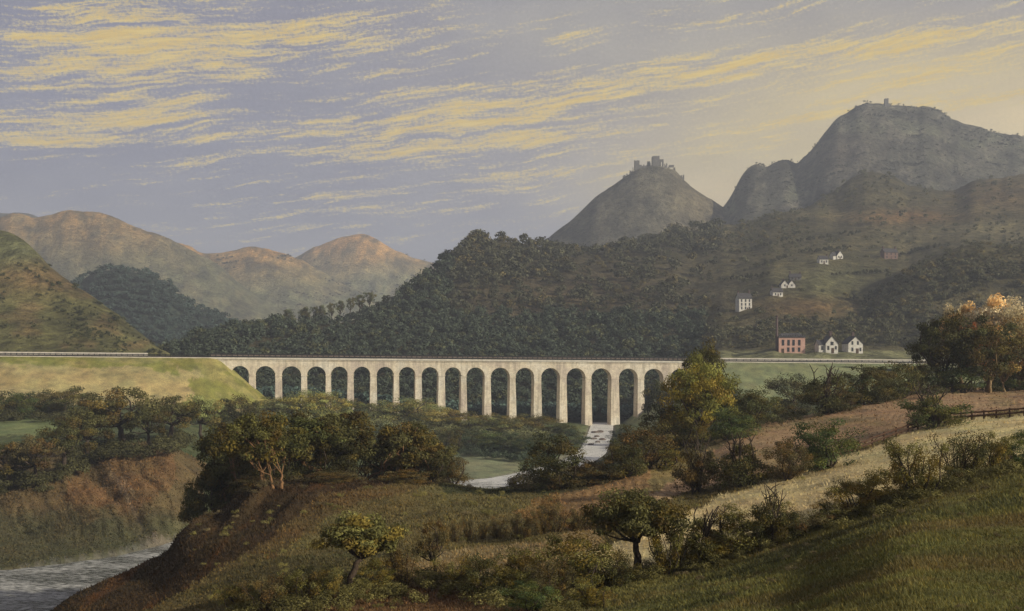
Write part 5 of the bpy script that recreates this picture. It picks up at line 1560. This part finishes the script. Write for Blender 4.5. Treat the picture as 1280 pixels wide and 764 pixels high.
pale = sm(0.09, 0.42, m); gold = sm(0.16, 0.60, m)
glow = mt_('MINIMUM', total([(1330, 140, 300, 90, 1.0, 0), (905, 240, 150, 50, 1.0, 0), (1050, 150, 300, 90, 0.6, 0), (1250, 150, 220, 50, 0.6, 0)]), 1.0)
grey = mt_('MINIMUM', total([(760, 40, 330, 90, 0.8, 0), (1000, 20, 300, 60, 0.6, 0), (640, 210, 220, 90, 0.25, 0)]), 1.0)
lowf = noise(t, comb(mt_('DIVIDE', A, 11.0), mt_('DIVIDE', E, 5.0), 9.0), 1.0, 4, 0.6)
LAV = (0.250, 0.246, 0.315); GRY = (0.365, 0.340, 0.325); CRM = (0.60, 0.485, 0.275); PAL = (0.58, 0.51, 0.35); GLD = (0.80, 0.555, 0.115)
c = mixrgb(t, 'MIX', grey, LAV, GRY)
c = mixrgb(t, 'MIX', glow, c, CRM)
c = mixrgb(t, 'MIX', mt_('MINIMUM', total([(905, 245, 90, 26, 0.9, 0), (1300, 140, 190, 34, 0.75, 0)]), 1.0), c, (0.80, 0.62, 0.33))
c = mixrgb(t, 'MULTIPLY', 1.0, c, ramp(t, lowf.outputs[0], [(0.3, (0.88, 0.88, 0.92)), (0.7, (1.12, 1.11, 1.06))]))
c = mixrgb(t, 'MULTIPLY', 1.0, c, ramp(t, s3.outputs[0], [(0.3, (0.93, 0.93, 0.93)), (0.7, (1.07, 1.07, 1.07))]))
c = mixrgb(t, 'MIX', mt_('MULTIPLY', pale, 0.72), c, PAL)
gv = mixrgb(t, 'MIX', sm(0.35, 0.68, s2.outputs[0]), (0.74, 0.47, 0.06), (0.86, 0.62, 0.16))
c = mixrgb(t, 'MIX', mt_('MULTIPLY', gold, 0.82), c, gv)
sky = nd(t, 'ShaderNodeTexSky', sky_type='NISHITA'); sky.sun_disc = False
sky.sun_elevation = math.asin(SUN_DIR[2]); sky.sun_rotation = math.atan2(SUN_DIR[0], SUN_DIR[1])
b1 = nd(t, 'ShaderNodeBackground'); t.links.new(sky.outputs[0], b1.inputs[0]); b1.inputs[1].default_value = 0.05
b2 = nd(t, 'ShaderNodeBackground'); t.links.new(c, b2.inputs[0]); b2.inputs[1].default_value = 0.76
mx = nd(t, 'ShaderNodeMixShader'); mx.inputs[0].default_value = 0.88
t.links.new(b1.outputs[0], mx.inputs[1]); t.links.new(b2.outputs[0], mx.inputs[2])
ow = nd(t, 'ShaderNodeOutputWorld'); t.links.new(mx.outputs[0], ow.inputs[0])

# ------------------------------------------------------------------ sun, haze, camera
sd = bpy.data.lights.new('sun', 'SUN'); sd.energy = 3.9; sd.angle = R(0.6); sd.color = (1.0, 0.92, 0.77)
so = link(bpy.data.objects.new('sun', sd))
from mathutils import Vector
so.rotation_euler = Vector(SUN_DIR).to_track_quat('Z', 'Y').to_euler()

hz = MB(); hz.box(-7000, 7000, -6000, 8000, -66, 720)
hm = bpy.data.materials.new('haze_air'); hm.use_nodes = True; ht = hm.node_tree; ht.nodes.clear()
pv = nd(ht, 'ShaderNodeVolumePrincipled'); pv.inputs['Density'].default_value = HAZE; pv.inputs['Color'].default_value = (0.80, 0.86, 0.95, 1); pv.inputs['Anisotropy'].default_value = 0.1
oo = nd(ht, 'ShaderNodeOutputMaterial'); ht.links.new(pv.outputs[0], oo.inputs['Volume'])
ho = hz.build('haze', hm); tag(ho, 'thin blue air between the viewer and the far hills', 'haze', None, 'stuff')

cd = bpy.data.cameras.new('camera'); cd.sensor_width = 36.0; cd.lens = 36.0 * F / 1280.0; cd.shift_y = (HZ - 382.0) / 1280.0
cd.clip_start = 0.5; cd.clip_end = 40000
co = link(bpy.data.objects.new('camera', cd)); co.location = (0, 0, 0); co.rotation_euler = (R(90), 0, 0)
scene.camera = co

scene.view_settings.view_transform = 'Standard'; scene.view_settings.look = 'None'
scene.view_settings.exposure = 0.55; scene.view_settings.gamma = 1.0; scene.view_settings.use_curve_mapping = False
scene.render.engine = 'CYCLES'
cy = scene.cycles
cy.max_bounces = 5; cy.diffuse_bounces = 2; cy.glossy_bounces = 2; cy.transmission_bounces = 2; cy.volume_bounces = 0; cy.transparent_max_bounces = 4
cy.use_adaptive_sampling = True; cy.adaptive_threshold = 0.02
cy.use_denoising = True; cy.denoiser = 'OPENIMAGEDENOISE'
